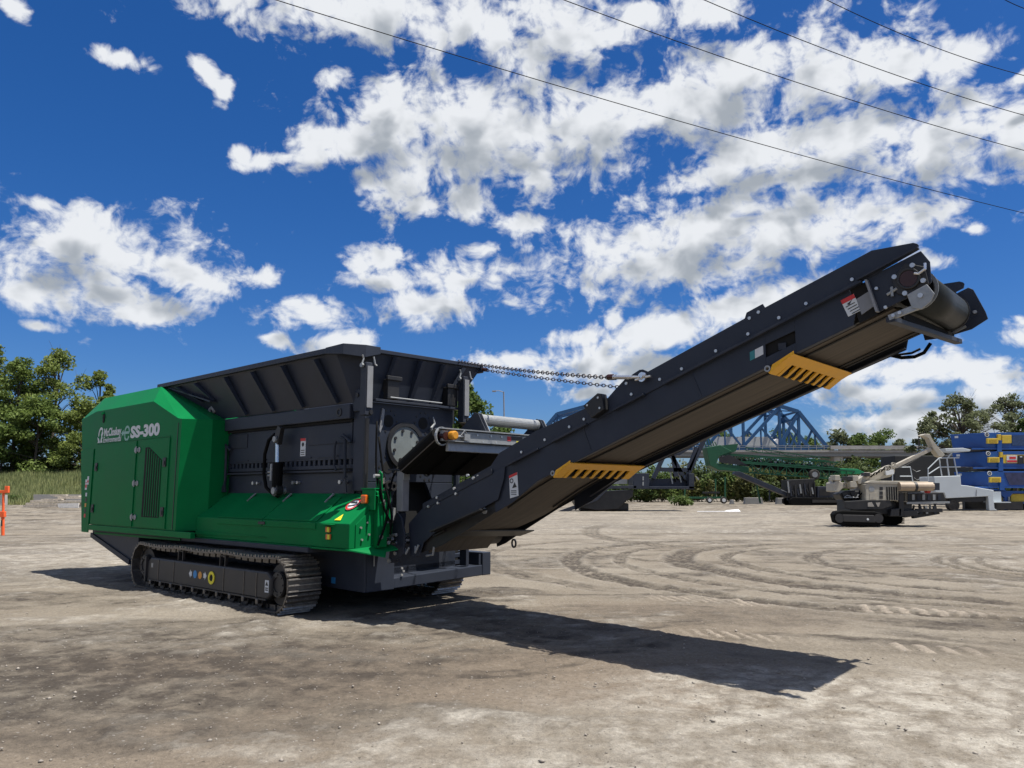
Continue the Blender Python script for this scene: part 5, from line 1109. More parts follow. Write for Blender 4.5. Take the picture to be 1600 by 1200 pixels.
# door latch rods, cylinder with its hose
for x in (-2.92,.33):
    rd = MB().tube([(x-.12,y0-.05,2.33),(x,y0-.06,2.30),(x+.02,y0-.06,1.75),(x-.03,y0-.06,1.62)], .022, 7).tube([(x+.12,y0-.05,2.25),(x-.05,y0-.06,2.36)], .02, 7).tube([(x-.22,y0-.05,2.28),(x-.25,y0-.05,2.18),(x-.25,y0-.05,1.95),(x-.2,y0-.05,1.88)], .016, 6)
    rd.build('latch_rod', GREY2, WALL); MB().xz([(x-.10,1.58),(x+.10,1.58),(x+.06,1.76),(x+.10,1.80)], y0-.09, y0-.07).build('latch_hook', GREY, BODY)
cy = MB().cyl((-1.20,y0-.14,1.66),(-1.20,y0-.14,2.02),.075,16).build('hydraulic_cylinder', BLKRUB, S, smooth=False)
MB().cyl((-1.22,y0-.14,2.02),(-1.235,y0-.14,2.30),.034,12).build('piston_rod', CHROME, cy)
MB().xz([(-1.32,2.30),(-1.18,2.28),(-1.12,2.52),(-1.20,2.56),(-1.24,2.50)], y0-.17, y0-.10).build('rod_bracket', BLACK, cy)
MB().cyl((-1.24,y0-.20,2.36),(-1.24,y0-.08,2.36),.045,12).build('pin', GALV, cy); MB().cyl((-1.18,y0-.22,1.60),(-1.18,y0-.02,1.60),.05,12).build('pin', GALV, cy)
MB().ring((-1.19,y0-.19,1.61),(0,1,0),.05,.09,.10,14).build('clevis', BLACK, cy)
hp = [(-1.35,y0-.12,2.44),(-1.50,y0-.13,2.36),(-1.58,y0-.14,2.15),(-1.58,y0-.14,1.85),(-1.50,y0-.14,1.65),(-1.33,y0-.13,1.56),(-1.2,y0-.12,1.52)]
MB().tube(hp, .026, 8).build('hose', BLKRUB, cy, smooth=True)
MB().cyl((-1.36,y0-.14,1.75),(-1.36,y0-.14,2.0),.03,8).cyl((-1.46,y0-.14,1.83),(-1.36,y0-.14,1.83),.016,6).cyl((-1.46,y0-.14,1.88),(-1.36,y0-.14,1.88),.016,6).build('valve', GALV, cy)
# front corner column
MB().box(.46,.70,y0-.02,y0+.05,1.60,2.66).xz([(.50,2.66),(.68,2.66),(.68,2.88),(.62,2.96),(.54,2.96),(.48,2.86),(.46,2.78)], y0-.06, y0-.02).build('corner_column', GREY, S, bevel=.008)
MB().cyl((.585,y0-.075,2.88),(.585,y0-.061,2.88),.03,10).build('pin', BLACK, BODY)
# --- front face
ff = MB()
ff.yz([(BY0,1.72),(BY1,1.72),(BY1,2.79),(BY0,2.79)], .655, BX1)
ff.yz([(BY0,1.05),(-.62,1.05),(-.62,1.52),(-.50,1.715),(BY0,1.715)], .655, BX1)
ff.yz([(-.02,1.715),(.12,1.45),(.20,1.05),(BY1,1.05),(BY1,1.715)], .655, BX1)
FF = ff.build('front_plate', GREY, S, bevel=.006)
MB().box(.40,.57,-.66,.22,1.0,1.75).build('opening', VOID, FF)  # black box on the body stands in for shade inside the arch
MB().box(.70,.80,-1.02,.55,2.795,2.83).build('cross_bar', GREY2, FF, bevel=.004)
MB().cyl((.83,-.80,2.86),(.83,.15,2.86),.012,6).build('rail_rod', GALV, FF)
MB().ring((.701,-.42,2.22),(1,0,0),.272,.33,.035,36).build('bearing_ring', BLACK, FF)
dk = MB().cyl((.701,-.42,2.22),(.722,-.42,2.22),.268,36).build('bearing_cover', mat('pale_grey_plate', (.17,.19,.185), .5, var=.12), FF)
for k in range(8):
    a = k*math.pi/4+.3; MB().cyl((.7225,-.42+.215*math.cos(a),2.22+.215*math.sin(a)),(.74,-.42+.215*math.cos(a),2.22+.215*math.sin(a)),.022,8).build('bolt', DARKSTEEL, dk)
MB().box(.7225,.84,-.30,-.15,2.10,2.22).build('sensor_box', GALV, dk, bevel=.006)
for y, z in ((-.72,2.55),(-.09,2.56),(-.71,1.92),(.0,1.90)):
    MB().cyl((.7005,y,z),(.705,y,z),.085,20).build('port', VOID, FF)
    for k in range(10):
        a = k*math.pi/5; MB().cyl((.7005,y+.15*math.cos(a),z+.15*math.sin(a)),(.706,y+.15*math.cos(a),z+.15*math.sin(a)),.016,6).build('bolt_hole', BLACK, FF)
MB().yz([(-.84,2.72),(-.80,2.70),(-.82,2.50),(-.87,2.38),(-.885,2.42)], .7005, .72).build('hook', POSTGREY, FF)
MB().tube([(.75,.06,2.66),(.76,.08,2.56),(.76,.02,2.50),(.75,.04,2.42),(.74,.0,2.38)], [.008,.018,.02,.02,.012], 7).build('hook', GALV, FF)
for k, y in enumerate((-.80,-.70,-.62)): MB().ring((.701,y,1.66+.02*(k==1)),(1,0,0),.03,.06,.03,12).build('eye', DARKSTEEL, FF)
# --- hopper
def plate(q, t):
    a = [Vector(p) for p in q]; nrm = (a[1]-a[0]).cross(a[3]-a[0]).normalized()*t
    return MB().hexa(a + [p+nrm for p in a])
RZ = 3.49; RY = -1.42
HP = plate([(-3.16,-1.16,2.78),(.50,-1.16,2.78),(.40,RY,RZ),(-4.93,RY,RZ-.03)], -.02).build('hopper_wing', GREY, S, label='near wing of the hopper with ribs under it')
rim = MB().hexa([(-4.97,RY-.05,RZ-.055),(.46,RY-.05,RZ-.045),(.46,RY+.04,RZ-.045),(-4.97,RY+.04,RZ-.055),(-4.97,RY-.05,RZ+.015),(.46,RY-.05,RZ+.03),(.46,RY+.04,RZ+.03),(-4.97,RY+.04,RZ+.015)])
rim.build('rim', GREY, HP, bevel=.006)
def wing_pt(x, t, off): # t from hinge to rim
    p = Vector((x, -1.16+(RY+1.16)*t, 2.78+(RZ-2.78)*t)); return p + Vector((0,-.94,-.35)).normalized()*off
for xt, xb, wd in ((-4.22,-3.1,.03),(-3.56,-3.15,.05),(-2.55,-2.28,.09),(-1.73,-1.48,.09),(-.88,-.68,.09),(-.04,.16,.09)):
    t0 = .04 if xb > -3.1 else .45
    if xb == -3.1: xb = -3.5
    a = wing_pt(xb, t0, .012); c_ = wing_pt(xt, .90, .012); ao = wing_pt(xb, t0, .06); co = wing_pt(xt, .90, .10)
    ex = Vector((wd/2,0,0))
    MB().hexa([a-ex, a+ex, c_+ex, c_-ex, ao-ex, ao+ex, co+ex, co-ex]).build('rib', GREY, HP)
RW = plate([(-3.10,-1.40,3.05),(-3.10,.55,3.05),(-4.93,1.0,3.50),(-4.93,RY,3.48)], .02).build('hopper_wing', GREY, S, label='rear wall of the hopper leaning over the green housing')
FWY0, FWY1 = -1.04, .98
FW = plate([(.62,FWY0,2.84),(.62,.55,2.84),(.76,FWY1,3.50),(.76,FWY0,3.50)], .02).build('hopper_wing', GREY, S, label='front wing of the hopper between two posts')
MB().bar((.77,FWY0,3.475),(.77,FWY1,3.50),.09,.055).build('rim', GREY, FW, bevel=.006)
MB().box(.70,.84,FWY1-.02,FWY1+.03,3.40,3.53).build('rim_end', GREY, FW, bevel=.01)
for yb, yt in ((-.80,-.70),(-.32,-.24),(.10,.20),(.36,.62)):
    m = MB(); a = Vector((.645,yb,2.86)); c_ = Vector((.785,yt,3.44)); ex = Vector((0,.035,0)); o_ = Vector((.10,0,-.02))
    m.hexa([a-ex, a+ex, c_+ex, c_-ex, a-ex+o_*.5, a+ex+o_*.5, c_+ex+o_, c_-ex+o_]); m.build('rib', GREY, FW)
for yb in (-.72,.40):
    MB().box(.68,.80,yb-.10,yb+.10,2.84,3.12).box(.79,.83,yb-.13,yb+.13,3.10,3.16).build('hinge_box', BLACK, FW, bevel=.008)
# corner piece that joins near and front wing
cp = MB().add([(.50,-1.16,2.78),(.62,FWY0,2.84),(.76,FWY0,3.50),(.40,RY,RZ),(.52,-1.14,2.78),(.60,FWY0+.03,2.84),(.74,FWY0+.02,3.50),(.38,RY+.02,RZ)], [(0,1,2),(0,2,3),(4,6,5),(4,7,6),(0,3,7,4),(1,5,6,2),(3,2,6,7),(0,4,5,1)]).build('hopper_corner', GREY, S)
MB().add([(.26,RY-.055,RZ+.036),(.66,RY-.055,RZ+.045),(.82,-1.22,3.53),(.83,-.98,3.53),(.26,RY-.055,RZ-.05),(.66,RY-.055,RZ-.10),(.82,-1.22,3.36),(.83,-.98,3.43),(.70,-.98,3.5),(.26,RY+.05,RZ+.036),(.70,-.98,3.43),(.26,RY+.05,RZ-.05)],
    [(0,1,5,4),(1,2,6,5),(2,3,7,6),(0,9,8,3,2,1),(4,5,6,7,10,11),(3,8,10,7),(0,4,11,9),(9,11,10,8)]).build('corner_brace', GREY, cp, bevel=.006)
FWG = plate([(-3.10,.55,2.84),(.62,.55,2.84),(.76,1.0,3.48),(-4.93,1.0,3.48)], -.02).build('hopper_wing', GREY, S, label='far wing of the hopper')
MB().box(-4.93,.78,.99,1.05,3.45,3.51).build('rim', GREY, FWG)
MB().xz([(.30,2.60),(.62,2.60),(.62,2.86),(.50,2.98),(.36,2.92)], .55, .60).build('far_ear', BLACK, BODY)
for yc_, z0, z1 in ((-1.225,2.58,3.28),(.56,2.60,3.29)):
    m = MB().box(.80,.92,yc_-.06,yc_+.06,z0,z1); p = m.build('hopper_post', POSTGREY if False else GREY2, S, bevel=.008)
    MB().box(.925,.935,yc_-.045,yc_+.045,z0+.1,z1-.05).build('wear_strip', POSTGREY, p)
    MB().tube([(.86,yc_-.09,z1-.05),(.86,yc_-.06,z1+.05),(.86,yc_-.08,z1+.10)], .012, 6).cyl((.86,yc_-.10,z1-.04),(.86,yc_-.07,z1-.04),.03,8).build('pin', GALV, p)
    MB().tube([(.93,yc_+.05,z1+.08),(.94,yc_+.07,z1-.02),(.95,yc_+.09,z1-.04)], .012, 6).build('pin', GALV, p)
    MB().cyl((.94,yc_+.03,z0+.04),(.921,yc_+.03,z0+.04),.03,10).build('bolt', BLACK, p)
MB().tube([(-3.28,-1.2,2.9),(-3.34,-1.22,3.0),(-3.42,-1.22,2.96),(-3.42,-1.2,2.80),(-3.36,-1.18,2.6)], .035, 8).build('pipe_hook', POSTGREY, S, smooth=True)
MB().box(-3.42,-3.24,-1.16,-1.0,1.57,2.75).build('rear_column', BLACK, S)
MB().cyl((.79,-1.15,1.55),(.79,-1.15,2.55),.03,10).build('guide_tube', BLACK, S)
MB().cyl((.83,-1.02,1.9),(.83,-1.02,2.3),.012,8).build('guide_rod', POSTGREY, S)
# --- discharge conveyor
def zf(x): return 1.385 + .360*(x-1.49) if x > 1.49 else 1.385+.386*(x-1.49)
CY0, CY1 = -.72, .83
def beam_poly(x0, x1, top=0., bot=-.33):
    return [(x0,zf(x0)+bot),(x1,zf(x1)+bot),(x1,zf(x1)+top),(x0,zf(x0)+top)]
def conveyor_side(y0, y1, near):
    m = MB()
    m.xz([(2.70,zf(2.70)),(2.72,1.345),(3.0,1.47),(3.37,1.71),(5.0,zf(5.0)-.325),(6.10,zf(6.10)-.33),(6.10,zf(6.10))], y0, y1)
    m.xz([(6.10,zf(6.10)),(6.10,zf(6.10)-.12),(6.38,zf(6.38)-.13),(6.38,zf(6.38))], y0, y1)
    m.xz([(6.10,zf(6.10)-.24),(6.10,zf(6.10)-.33),(6.38,zf(6.38)-.33),(6.38,zf(6.38)-.24)], y0, y1)
    m.xz([(6.38,zf(6.38)),(6.38,zf(6.38)-.33),(6.88,zf(6.88)-.335),(6.92,zf(6.92)-.18),(6.86,zf(6.86))], y0, y1)
    return m
def skirt(y0, y1):
    m = MB()
    def top(x): return zf(x)+.215
    m.xz([(1.45,zf(1.45)-.012),(6.95,zf(6.95)-.012),(7.42,zf(7.42)+.010),(7.43,zf(7.42)+.05),(7.42,3.585),(7.39,3.60),(7.07,top(7.07)-.005),(6.12,top(6.12)),(6.10,top(6.1)+.045),(5.94,top(5.94)+.045),(5.92,top(5.92)),
          (4.86,top(4.86)-.01),(4.80,top(4.80)+.04),(4.76,top(4.76)+.055),(4.58,top(4.58)+.04),(4.46,top(4.46)-.01),(4.36,top(4.36)-.06),(3.35,top(3.35)),(3.0,top(2.9)+.02),(2.80,zf(2.8)+.19),(2.66,zf(2.66)+.09),(1.45,zf(1.45)+.07)], y0, y1)
    return m
CB = conveyor_side(CY0, CY0+.012, True).build('conveyor_side', GREY, S, bevel=.003, label='long near side plate of the conveyor')
FB = conveyor_side(CY1-.012, CY1, False).build('conveyor_side', GREY, S, label='far side plate of the conveyor')
SKN = skirt(CY0-.016, CY0-.004).build('conveyor_skirt', GREY, S, bevel=.003)
skirt(CY1+.004, CY1+.016).build('conveyor_skirt', GREY, S)
for x0, x1 in ((2.97,3.42),(3.62,4.10),(4.45,4.82),(5.05,6.98)):
    fl = MB(); fl.bar((x0,CY0-.03,zf(x0)-.012),(x1,CY0-.03,zf(x1)-.012),.05,.022); fl.build('flange', GREY2, CB, bevel=.003)
MB().bar((6.95,CY0-.035,zf(6.95)+.014),(7.43,CY0-.035,zf(7.43)+.020),.06,.014).build('flange', GREY2, SKN)
for x, dz in ((2.45,.045),(3.15,.06),(3.5,.06),(3.85,.06),(4.05,.06),(4.18,.05),(4.28,.05),(4.66,.06),(5.0,.06),(5.25,.05),(5.62,.05),(5.95,.05),(6.25,.05),(6.5,.05),(6.9,.05),(5.97,.19),(6.06,.20),(4.6,.2)):
    MB().cyl((x,CY0-.028,zf(x)+dz),(x,CY0-.0165,zf(x)+dz),.016,8).build('bolt', BOLT, SKN)
# window box and control box on the near side
MB().xz([(6.08,zf(6.08)-.27),(6.40,zf(6.40)-.27),(6.40,zf(6.40)-.09),(6.08,zf(6.08)-.09)], CY0+.03, CY0+.04).build('window_backing', VOID, CB)
MB().box(6.22,6.29,CY0+.004,CY0+.019,2.86,2.92).build('sensor', GREY2, CB)
MB().xz([(6.00,zf(6.0)-.20),(6.08,zf(6.08)-.20),(6.08,zf(6.08)-.12),(6.0,zf(6.0)-.12)], CY0-.004, CY0-.0005).build('sticker', WHITE, CB)
MB().xz([(5.95,zf(5.95)-.20),(5.998,zf(6.0)-.20),(5.998,zf(6.0)-.12),(5.95,zf(5.95)-.12)], CY0-.004, CY0-.0005).build('sticker', mat('teal_print', (.03,.22,.24), .5), CB)
CBX = MB().xz([(4.11,2.50),(4.22,2.36),(4.38,2.44),(4.35,2.61),(4.30,2.62)], CY0-.12, CY0-.017).build('control_box', BLACK, S, bevel=.008)
for x, z in ((4.17,2.50),(4.31,2.57),(4.33,2.46)): MB().cyl((x,CY0-.128,z),(x,CY0-.1205,z),.012,8).build('bolt', BOLT, CBX)
s1 = MB().xz([(6.79,3.22),(6.90,3.26),(6.955,3.11),(6.845,3.07)], CY0-.004, CY0-.0005).build('sticker', WHITE, CB)
MB().xz([(6.79,3.22),(6.90,3.26),(6.913,3.225),(6.803,3.185)], CY0-.007, CY0-.0045).build('red_band', RED, s1)
m = MB()
for k in range(4):
    d = .03+.024*k; m.bar((6.822+.016*k+.008,CY0-.006,3.155-.021*k),(6.905+.016*k,CY0-.006,3.185-.021*k),.002,.007)
m.xz([(6.84,3.18),(6.86,3.17),(6.885,3.215),(6.87,3.20)], CY0-.007, CY0-.0045); m.build('print', INK, s1)
# lower end of the conveyor
lo = MB().xz([(1.20,1.18),(1.45,zf(1.45)),(2.90,zf(2.90)-.01),(2.88,1.74),(2.79,1.50),(2.40,1.34),(1.69,1.07),(1.50,.95),(1.42,.78),(1.24,.76)], CY0-.03, CY0-.018).build('tail_side', GREY, S, bevel=.004)
MB().bar((1.75,CY0-.10,1.10),(2.62,CY0-.10,1.385),.13,.02).build('tail_flange', BLACK, lo)
MB().bar((1.49,CY0-.036,zf(1.49)+.01),(2.70,CY0-.036,zf(2.7)+.01),.012,.06).build('tail_strip', GREY2, lo)
for x, dz in ((1.60,.0),(1.76,.055),(1.78,-.02),(2.07,.055),(2.1,-.02),(2.40,.06),(2.3,.13)): MB().cyl((x,CY0-.06,zf(x)+dz-.02),(x,CY0-.0305,zf(x)+dz-.02),.017,8).build('bolt', BOLT, lo)
MB().cyl((2.585,CY0-.05,1.365),(2.585,CY0-.0305,1.365),.035,12).build('pin', GALV, lo)
s2 = MB().xz([(2.945,1.775),(3.07,1.815),(3.09,1.545),(2.96,1.515)], CY0-.006, CY0-.0005).build('sticker', WHITE, CB)
MB().xz([(2.945,1.775),(3.07,1.815),(3.072,1.785),(2.947,1.745)], CY0-.009, CY0-.0065).build('red_band', RED, s2)
MB().ring((2.985,CY0-.009,1.715),(0,1,0),.018,.028,.002,14).xz([(2.995,1.63),(3.065,1.645),(3.032,1.70)], CY0-.009, CY0-.0065).box(2.975,3.06,CY0-.009,CY0-.0065,1.595,1.605).box(2.975,3.06,CY0-.009,CY0-.0065,1.575,1.582).box(2.98,3.06,CY0-.009,CY0-.0065,1.555,1.562).build('print', INK, s2)
tb = MB().xz([(.93,.66),(1.16,.74),(1.24,.80),(1.25,1.05),(1.18,1.25),(1.08,1.33),(1.02,1.25)], -.86, -.83).xz([(.93,.66),(1.0,.69),(1.10,1.31),(1.02,1.25)], -.83, -.70).build('tail_bracket', GREY, S, bevel=.008)
MB().cyl((.97,-.885,.70),(.97,-.861,.70),.03,12).build('pin', GALV, tb); MB().cyl((1.09,-.885,.80),(1.09,-.861,.80),.024,12).build('pin', GALV, tb)
MB().box(1.0,1.04,-.89,-.84,1.22,1.38).build('bolt', GALV, tb)
for p in ([(1.20,-.80,.86),(1.24,-.82,.80),(1.28,-.80,.88)],[(1.38,-.78,.90),(1.40,-.80,.82),(1.44,-.78,.92)],[(1.50,-.70,.78),(1.62,-.70,.80),(1.64,-.70,.90)]):
    MB().tube(p, .014, 7).build('hose_fitting', GALV, tb)
MB().cyl((1.30,-.66,1.02),(1.30,.78,1.02),.17,20).build('tail_pulley', DARKSTEEL, S)
MB().xz([(1.36,.80),(1.80,.93),(2.60,1.30),(3.40,1.74),(3.40,zf(3.4)-.05),(1.40,zf(1.4)-.06)], CY0+.02, CY0+.03).build('tail_lining', BLACK, S)
# belt: returning run below, carrying run above, over the drum
XD, ZD, RDR = 7.325, 3.262, .168
bl = []
x0 = 1.30
under = [(x, zf(x)-.29-.14*float(sstep(3.4, 2.2, x) if False else 1-sstep(2.2, 3.4, np.array(x)))) for x in np.linspace(1.5, 7.15, 26)]
under = [(1.33,.80)] + under
n_ = Vector((.339,0,-.941))
a0 = math.atan2(-.941, .339)
arc = [(XD+RDR*math.cos(a0+t), ZD+RDR*math.sin(a0+t)) for t in np.linspace(-.35, 2.9, 16)]
upper = [(x, zf(x)+.015-.03) for x in np.linspace(7.0, 1.5, 12)]
path = under + arc + upper; npath = len(under)
m = MB(); o0 = 0
BYA, BYB = -.50, .60
for (x, z) in path: m.v += [(x, BYA, z), (x, BYB, z)]
for i in range(npath-1): m.f.append((2*i, 2*i+1, 2*i+3, 2*i+2))
m2 = MB(); m2.v = m.v[2*npath-2:]; m2.f = [(2*i, 2*i+1, 2*i+3, 2*i+2) for i in range(len(path)-npath)]; m.v = m.v[:2*npath]
wr = m2.build('belt', WRAP, S, smooth=True, label='dark upper run of the belt round the head drum'); sm = wr.modifiers.new('thickness', 'SOLIDIFY'); sm.thickness = .014; sm.offset = -1
BELT = m.build('belt', RUBBER, S, smooth=False, label='brown dusty underside of the belt'); sm = BELT.modifiers.new('thickness', 'SOLIDIFY'); sm.thickness = .014; sm.offset = -1
MB().cyl((XD,BYA-.04,ZD),(XD,BYB+.04,ZD),RDR-.02,28).build('drum', BLKRUB, S)
for yy in (BYA-.012, BYB+.002): MB().ring((XD,yy,ZD),(0,1,0),RDR-.02,RDR+.008,.01,28).build('drum_edge', GALV if yy < 0 else DARKSTEEL, S)
for ya_, yb_ in ((CY0+.013,BYA+.08),(BYB-.08,CY1-.013)):
    m = MB(); m.hexa([(1.35,ya_,zf(1.35)-.03),(7.36,ya_,zf(7.36)-.03),(7.36,yb_,zf(7.36)-.02),(1.35,yb_,zf(1.35)-.02),(1.35,ya_,zf(1.35)-.015),(7.36,ya_,zf(7.36)-.015),(7.36,yb_,zf(7.36)-.005),(1.35,yb_,zf(1.35)-.005)]); m.build('belt_light_seal', BLKRUB, S)  # added strips that stop sunlight leaking past the belt edges
for yy, nm in ((CY0+.045, 'lower_lip'), (CY1-.045, 'lower_lip')):
    m = MB(); m.bar((3.0,yy,zf(3.0)-.40),(3.45,yy,zf(3.45)-.325),.06,.012); m.bar((3.45,yy,zf(3.45)-.325),(6.88,yy,zf(6.88)-.322),.06,.012); m.build(nm, GREY2, S)
for yy in (BYA+.10, BYB-.13, BYB-.02):
    m = MB(); pp = [(x, yy, z-.012) for x, z in under[6:]]; m.tube(pp, .010, 4); m.build('belt_edge_line', BLACK, BELT)
# long lips under the belt, cross idlers
for yy in (BYA-.06, BYB+.06):
    MB().bar((3.0,yy,zf(3.0)-.27),(6.9,yy,zf(6.9)-.27),.03,.03).build('under_rail', BLACK, S)
for x in np.arange(1.9, 7.0, .62): MB().cyl((x,BYA-.08,zf(x)-.20),(x,BYB+.08,zf(x)-.20),.05,10).build('idler_roller', DARKSTEEL, S)
MB().hexa([(1.66,CY0-.02,1.03),(1.86,CY0-.02,1.10),(1.92,CY1+.1,1.045),(1.66,CY1+.1,.965),(1.66,CY0-.02,1.045),(1.86,CY0-.02,1.115),(1.92,CY1+.1,1.06),(1.66,CY1+.1,.98)]).build('cross_plate', BLACK, S)
MB().xz([(1.20,1.18),(1.45,zf(1.45)),(2.90,zf(2.90)-.01),(2.95,1.60),(2.41,1.36),(1.80,1.05),(1.45,.86),(1.28,.80)], CY1+.018, CY1+.03).build('tail_side', BLACK, S, bevel=.004)
MB().ring((1.56,CY1+.06,.86),(.3,.9,0),.045,.065,.02,14).build('tie_ring', DARKSTEEL, S)
# yellow roller guards
def guard(xc):
    g = MB(); x0 = xc
    ya, yb = CY0-.05, CY1-.10
    zt, zb = zf(x0+.16)-.335, zf(x0)-.43
    # sloping face from rear lower lip to front upper lip with teeth
    tl, tr = (x0+.20, zt+.005), None
    g.hexa([(x0+.088,ya,zb+.094),(x0+.088,yb,zb+.094),(x0+.20,yb,zt),(x0+.20,ya,zt),(x0+.073,ya,zb+.106),(x0+.073,yb,zb+.106),(x0+.185,yb,zt+.012),(x0+.185,ya,zt+.012)])
    top = g.build('roller_guard', YELLOW, S)
    nT = 9; wd = (yb-ya)/nT
    for k in range(nT):
        y = ya+wd*k; f = wd*(1.0 if k in (0, nT-1) else .38)
        if k == nT-1: y = yb-f
        MB().hexa([(x0-.03,y+.0,zb),(x0-.03,y+f*.85,zb),(x0+.0875,y+f,zb+.0935),(x0+.0875,y,zb+.0935),(x0-.042,y+.0,zb+.012),(x0-.042,y+f*.85,zb+.012),(x0+.0725,y+f,zb+.1055),(x0+.0725,y,zb+.1055)]).build('tooth', YELLOW, top)
    MB().xz([(x0-.03,zb),(x0+.10,zb+.105),(x0+.20,zt),(x0+.20,zt+.03),(x0+.0,zb+.08)], ya-.006, ya-.001).build('guard_end', YELLOW, top)
    MB().cyl((x0-.045,BYA-.12,zb+.08),(x0-.045,BYB+.08,zb+.08),.066,14).build('idler_roller', BLKRUB, top)
    MB().ring((x0-.05,ya+.0,zb+.05),(0,1,0),.016,.03,.02,12).build('eye', GALV, top)
guard(3.68); guard(6.18)
# head end
hp = MB().xz([(7.01,zf(7.01)-.002),(7.08,zf(7.08)-.33),(7.42,zf(7.42)-.33),(7.50,3.25),(7.50,3.42),(7.44,zf(7.44)-.005)], CY0-.010, CY0+.004).build('head_plate', GREY, S, bevel=.004)
MB().xz([(7.01,zf(7.01)-.02),(7.08,zf(7.08)-.33),(7.10,zf(7.08)-.33),(7.03,zf(7.01)-.02)], CY0-.06, CY0-.0105).build('plate_edge', POSTGREY, hp)
MB().xz([(6.92,zf(6.92)-.13),(7.025,zf(7.02)-.115),(7.06,zf(7.06)-.26),(6.955,zf(6.95)-.28)], CY0-.008, CY0+.004).build('adjuster_block', POSTGREY, hp)
MB().xz([(6.86,zf(6.86)-.02),(7.01,zf(7.01)-.02),(7.08,zf(7.08)-.34),(6.93,zf(6.93)-.34)], CY0+.006, CY0+.012).build('head_void', VOID, hp)
bx, bz = 7.345, 3.30
MB().xz([(bx-.13,bz+.02),(bx-.02,bz+.14),(bx+.12,bz+.08),(bx+.14,bz-.06),(bx,bz-.16),(bx-.10,bz-.10)], CY0-.035, CY0-.0105).ring((bx,CY0-.06,bz),(0,1,0),.068,.088,.03,24).build('bearing_housing', BLACK, hp, bevel=.006)
MB().cyl((bx,CY0-.055,bz),(bx,CY0-.035,bz),.066,24).build('bearing_cap', MAROON, hp)
for dx, dz in ((-.105,.035),(.035,.105),(.105,-.035),(-.035,-.115)): MB().cyl((bx+dx,CY0-.055,bz+dz),(bx+dx,CY0-.0355,bz+dz),.020,10).build('bolt', BOLT, hp)
MB().tube([(bx+.05,CY0-.07,bz+.03),(bx+.08,CY0-.07,bz+.02),(bx+.13,CY0-.07,bz+.05),(bx+.13,CY0-.06,bz+.10)], .011, 7).build('grease_line', CHROME, hp)
for x, z in ((7.09,3.27),(7.15,3.10)): MB().cyl((x,CY0-.03,z),(x,CY0-.0105,z),.014,8).build('bolt', BOLT, hp)
MB().cyl((7.17,CY0-.03,3.20),(7.25,CY0-.03,3.24),.012,6).cyl((7.21,CY0-.03,3.18),(7.21,CY0-.03,3.26),.012,6).build('adjuster', GALV, hp)
gb = MB().xz([(7.33,3.165),(7.48,3.225),(7.53,3.14),(7.50,3.08),(7.43,3.03),(7.36,3.05)], CY0-.075, CY0-.062).build('scraper_bracket', GALV, S, bevel=.004)
MB().bar((7.18,CY0-.05,3.00),(7.44,CY0-.05,3.07),.03,.045).build('scraper_arm', GALV, gb)
for bx_, bz_, r_ in ((7.43,3.14,.02),(7.22,3.01,.014),(7.27,3.025,.014)): MB().cyl((bx_,CY0-.09,bz_),(bx_,CY0-.066,bz_),r_,10).build('bolt', BOLT, gb)
MB().bar((7.19,CY0-.06,2.985),(7.32,CY1+.10,3.03),.07,.045).build('scraper_bar', GREY2, S, bevel=.005)
MB().bar((7.24,CY0+.1,3.04),(7.30,CY1,3.07),.02,.06).build('scraper_blade', BLKRUB, S)
hf = MB().xz([(7.0,zf(7.0)-.02),(7.05,zf(7.05)-.32),(7.22,3.07),(7.46,3.12),(7.60,3.20),(7.585,3.27),(7.50,3.50),(7.46,zf(7.44))], CY1+.0, CY1+.014).build('head_plate', GREY, S, bevel=.004)
MB().bar((7.30,CY1-.02,3.10),(7.42,CY1-.02,3.15),.02,.02).build('edge_rail', GALV, hf)
for x, z in ((7.50,3.28),(7.29,3.09)): MB().cyl((x,CY1-.015,z),(x,CY1,z),.018,8).build('bolt', BOLT, hf)
MB().tube([(6.72,CY1+.02,2.96),(6.82,CY1+.04,2.925),(6.94,CY1+.04,2.92),(7.03,CY1+.03,2.95),(7.10,CY1+.0,3.03)], .018, 8).tube([(6.70,CY1+.02,2.97),(6.80,CY1+.02,2.955),(6.92,CY1+.03,2.96),(7.0,CY1+.02,2.99)], .012, 8).build('hose', BLKRUB, S, smooth=True)
# --- support chains
def chain(a, b, sag, name='support_chain'):
    a, b = Vector(a), Vector(b); n = int((b-a).length/.056); m = MB()
    def P(t): p = a.lerp(b, t); p.z -= sag*4*t*(1-t); return p
    for i in range(n):
        p, q = P(i/n), P((i+1)/n); c_ = (p+q)/2; d = (q-p).normalized(); s_ = d.cross(Vector((0,0,1))).normalized(); u = s_.cross(d)
        w_ = s_ if i % 2 else u
        lp = [c_+d*(.036*math.cos(t))+w_*(.020*math.sin(t)) for t in np.linspace(0, 2*math.pi, 9)[:-1]]
        m.tube(lp+[lp[0]], .0065, 5, cap=False)
    return m
A1 = (4.55,CY0-.02,2.735)
nc = chain((.80,.50,3.525),(4.45,CY0-.06,2.775),.03).build('support_chain', CHAINM, S)
tk = MB().tube([(4.42,CY0-.06,2.78),(4.50,CY0-.06,2.775)], .03, 8).cyl((4.50,CY0-.06,2.775),(4.70,CY0-.06,2.755),.022,8).cyl((4.70,CY0-.06,2.755),(4.80,CY0-.07,2.745),.016,8)
tk.ring((4.82,CY0-.075,2.745),(.1,1,0),.028,.05,.02,12).cyl((4.74,CY0-.065,2.72),(4.92,CY0-.065,2.745),.013,8).cyl((4.84,CY0-.12,2.75),(4.84,CY0-.0,2.75),.02,8)
tk.build('turnbuckle', CHROME, nc)
MB().cyl((4.40,CY0-.06,2.785),(4.47,CY0-.06,2.78),.032,8).build('shackle', MAROON, nc)
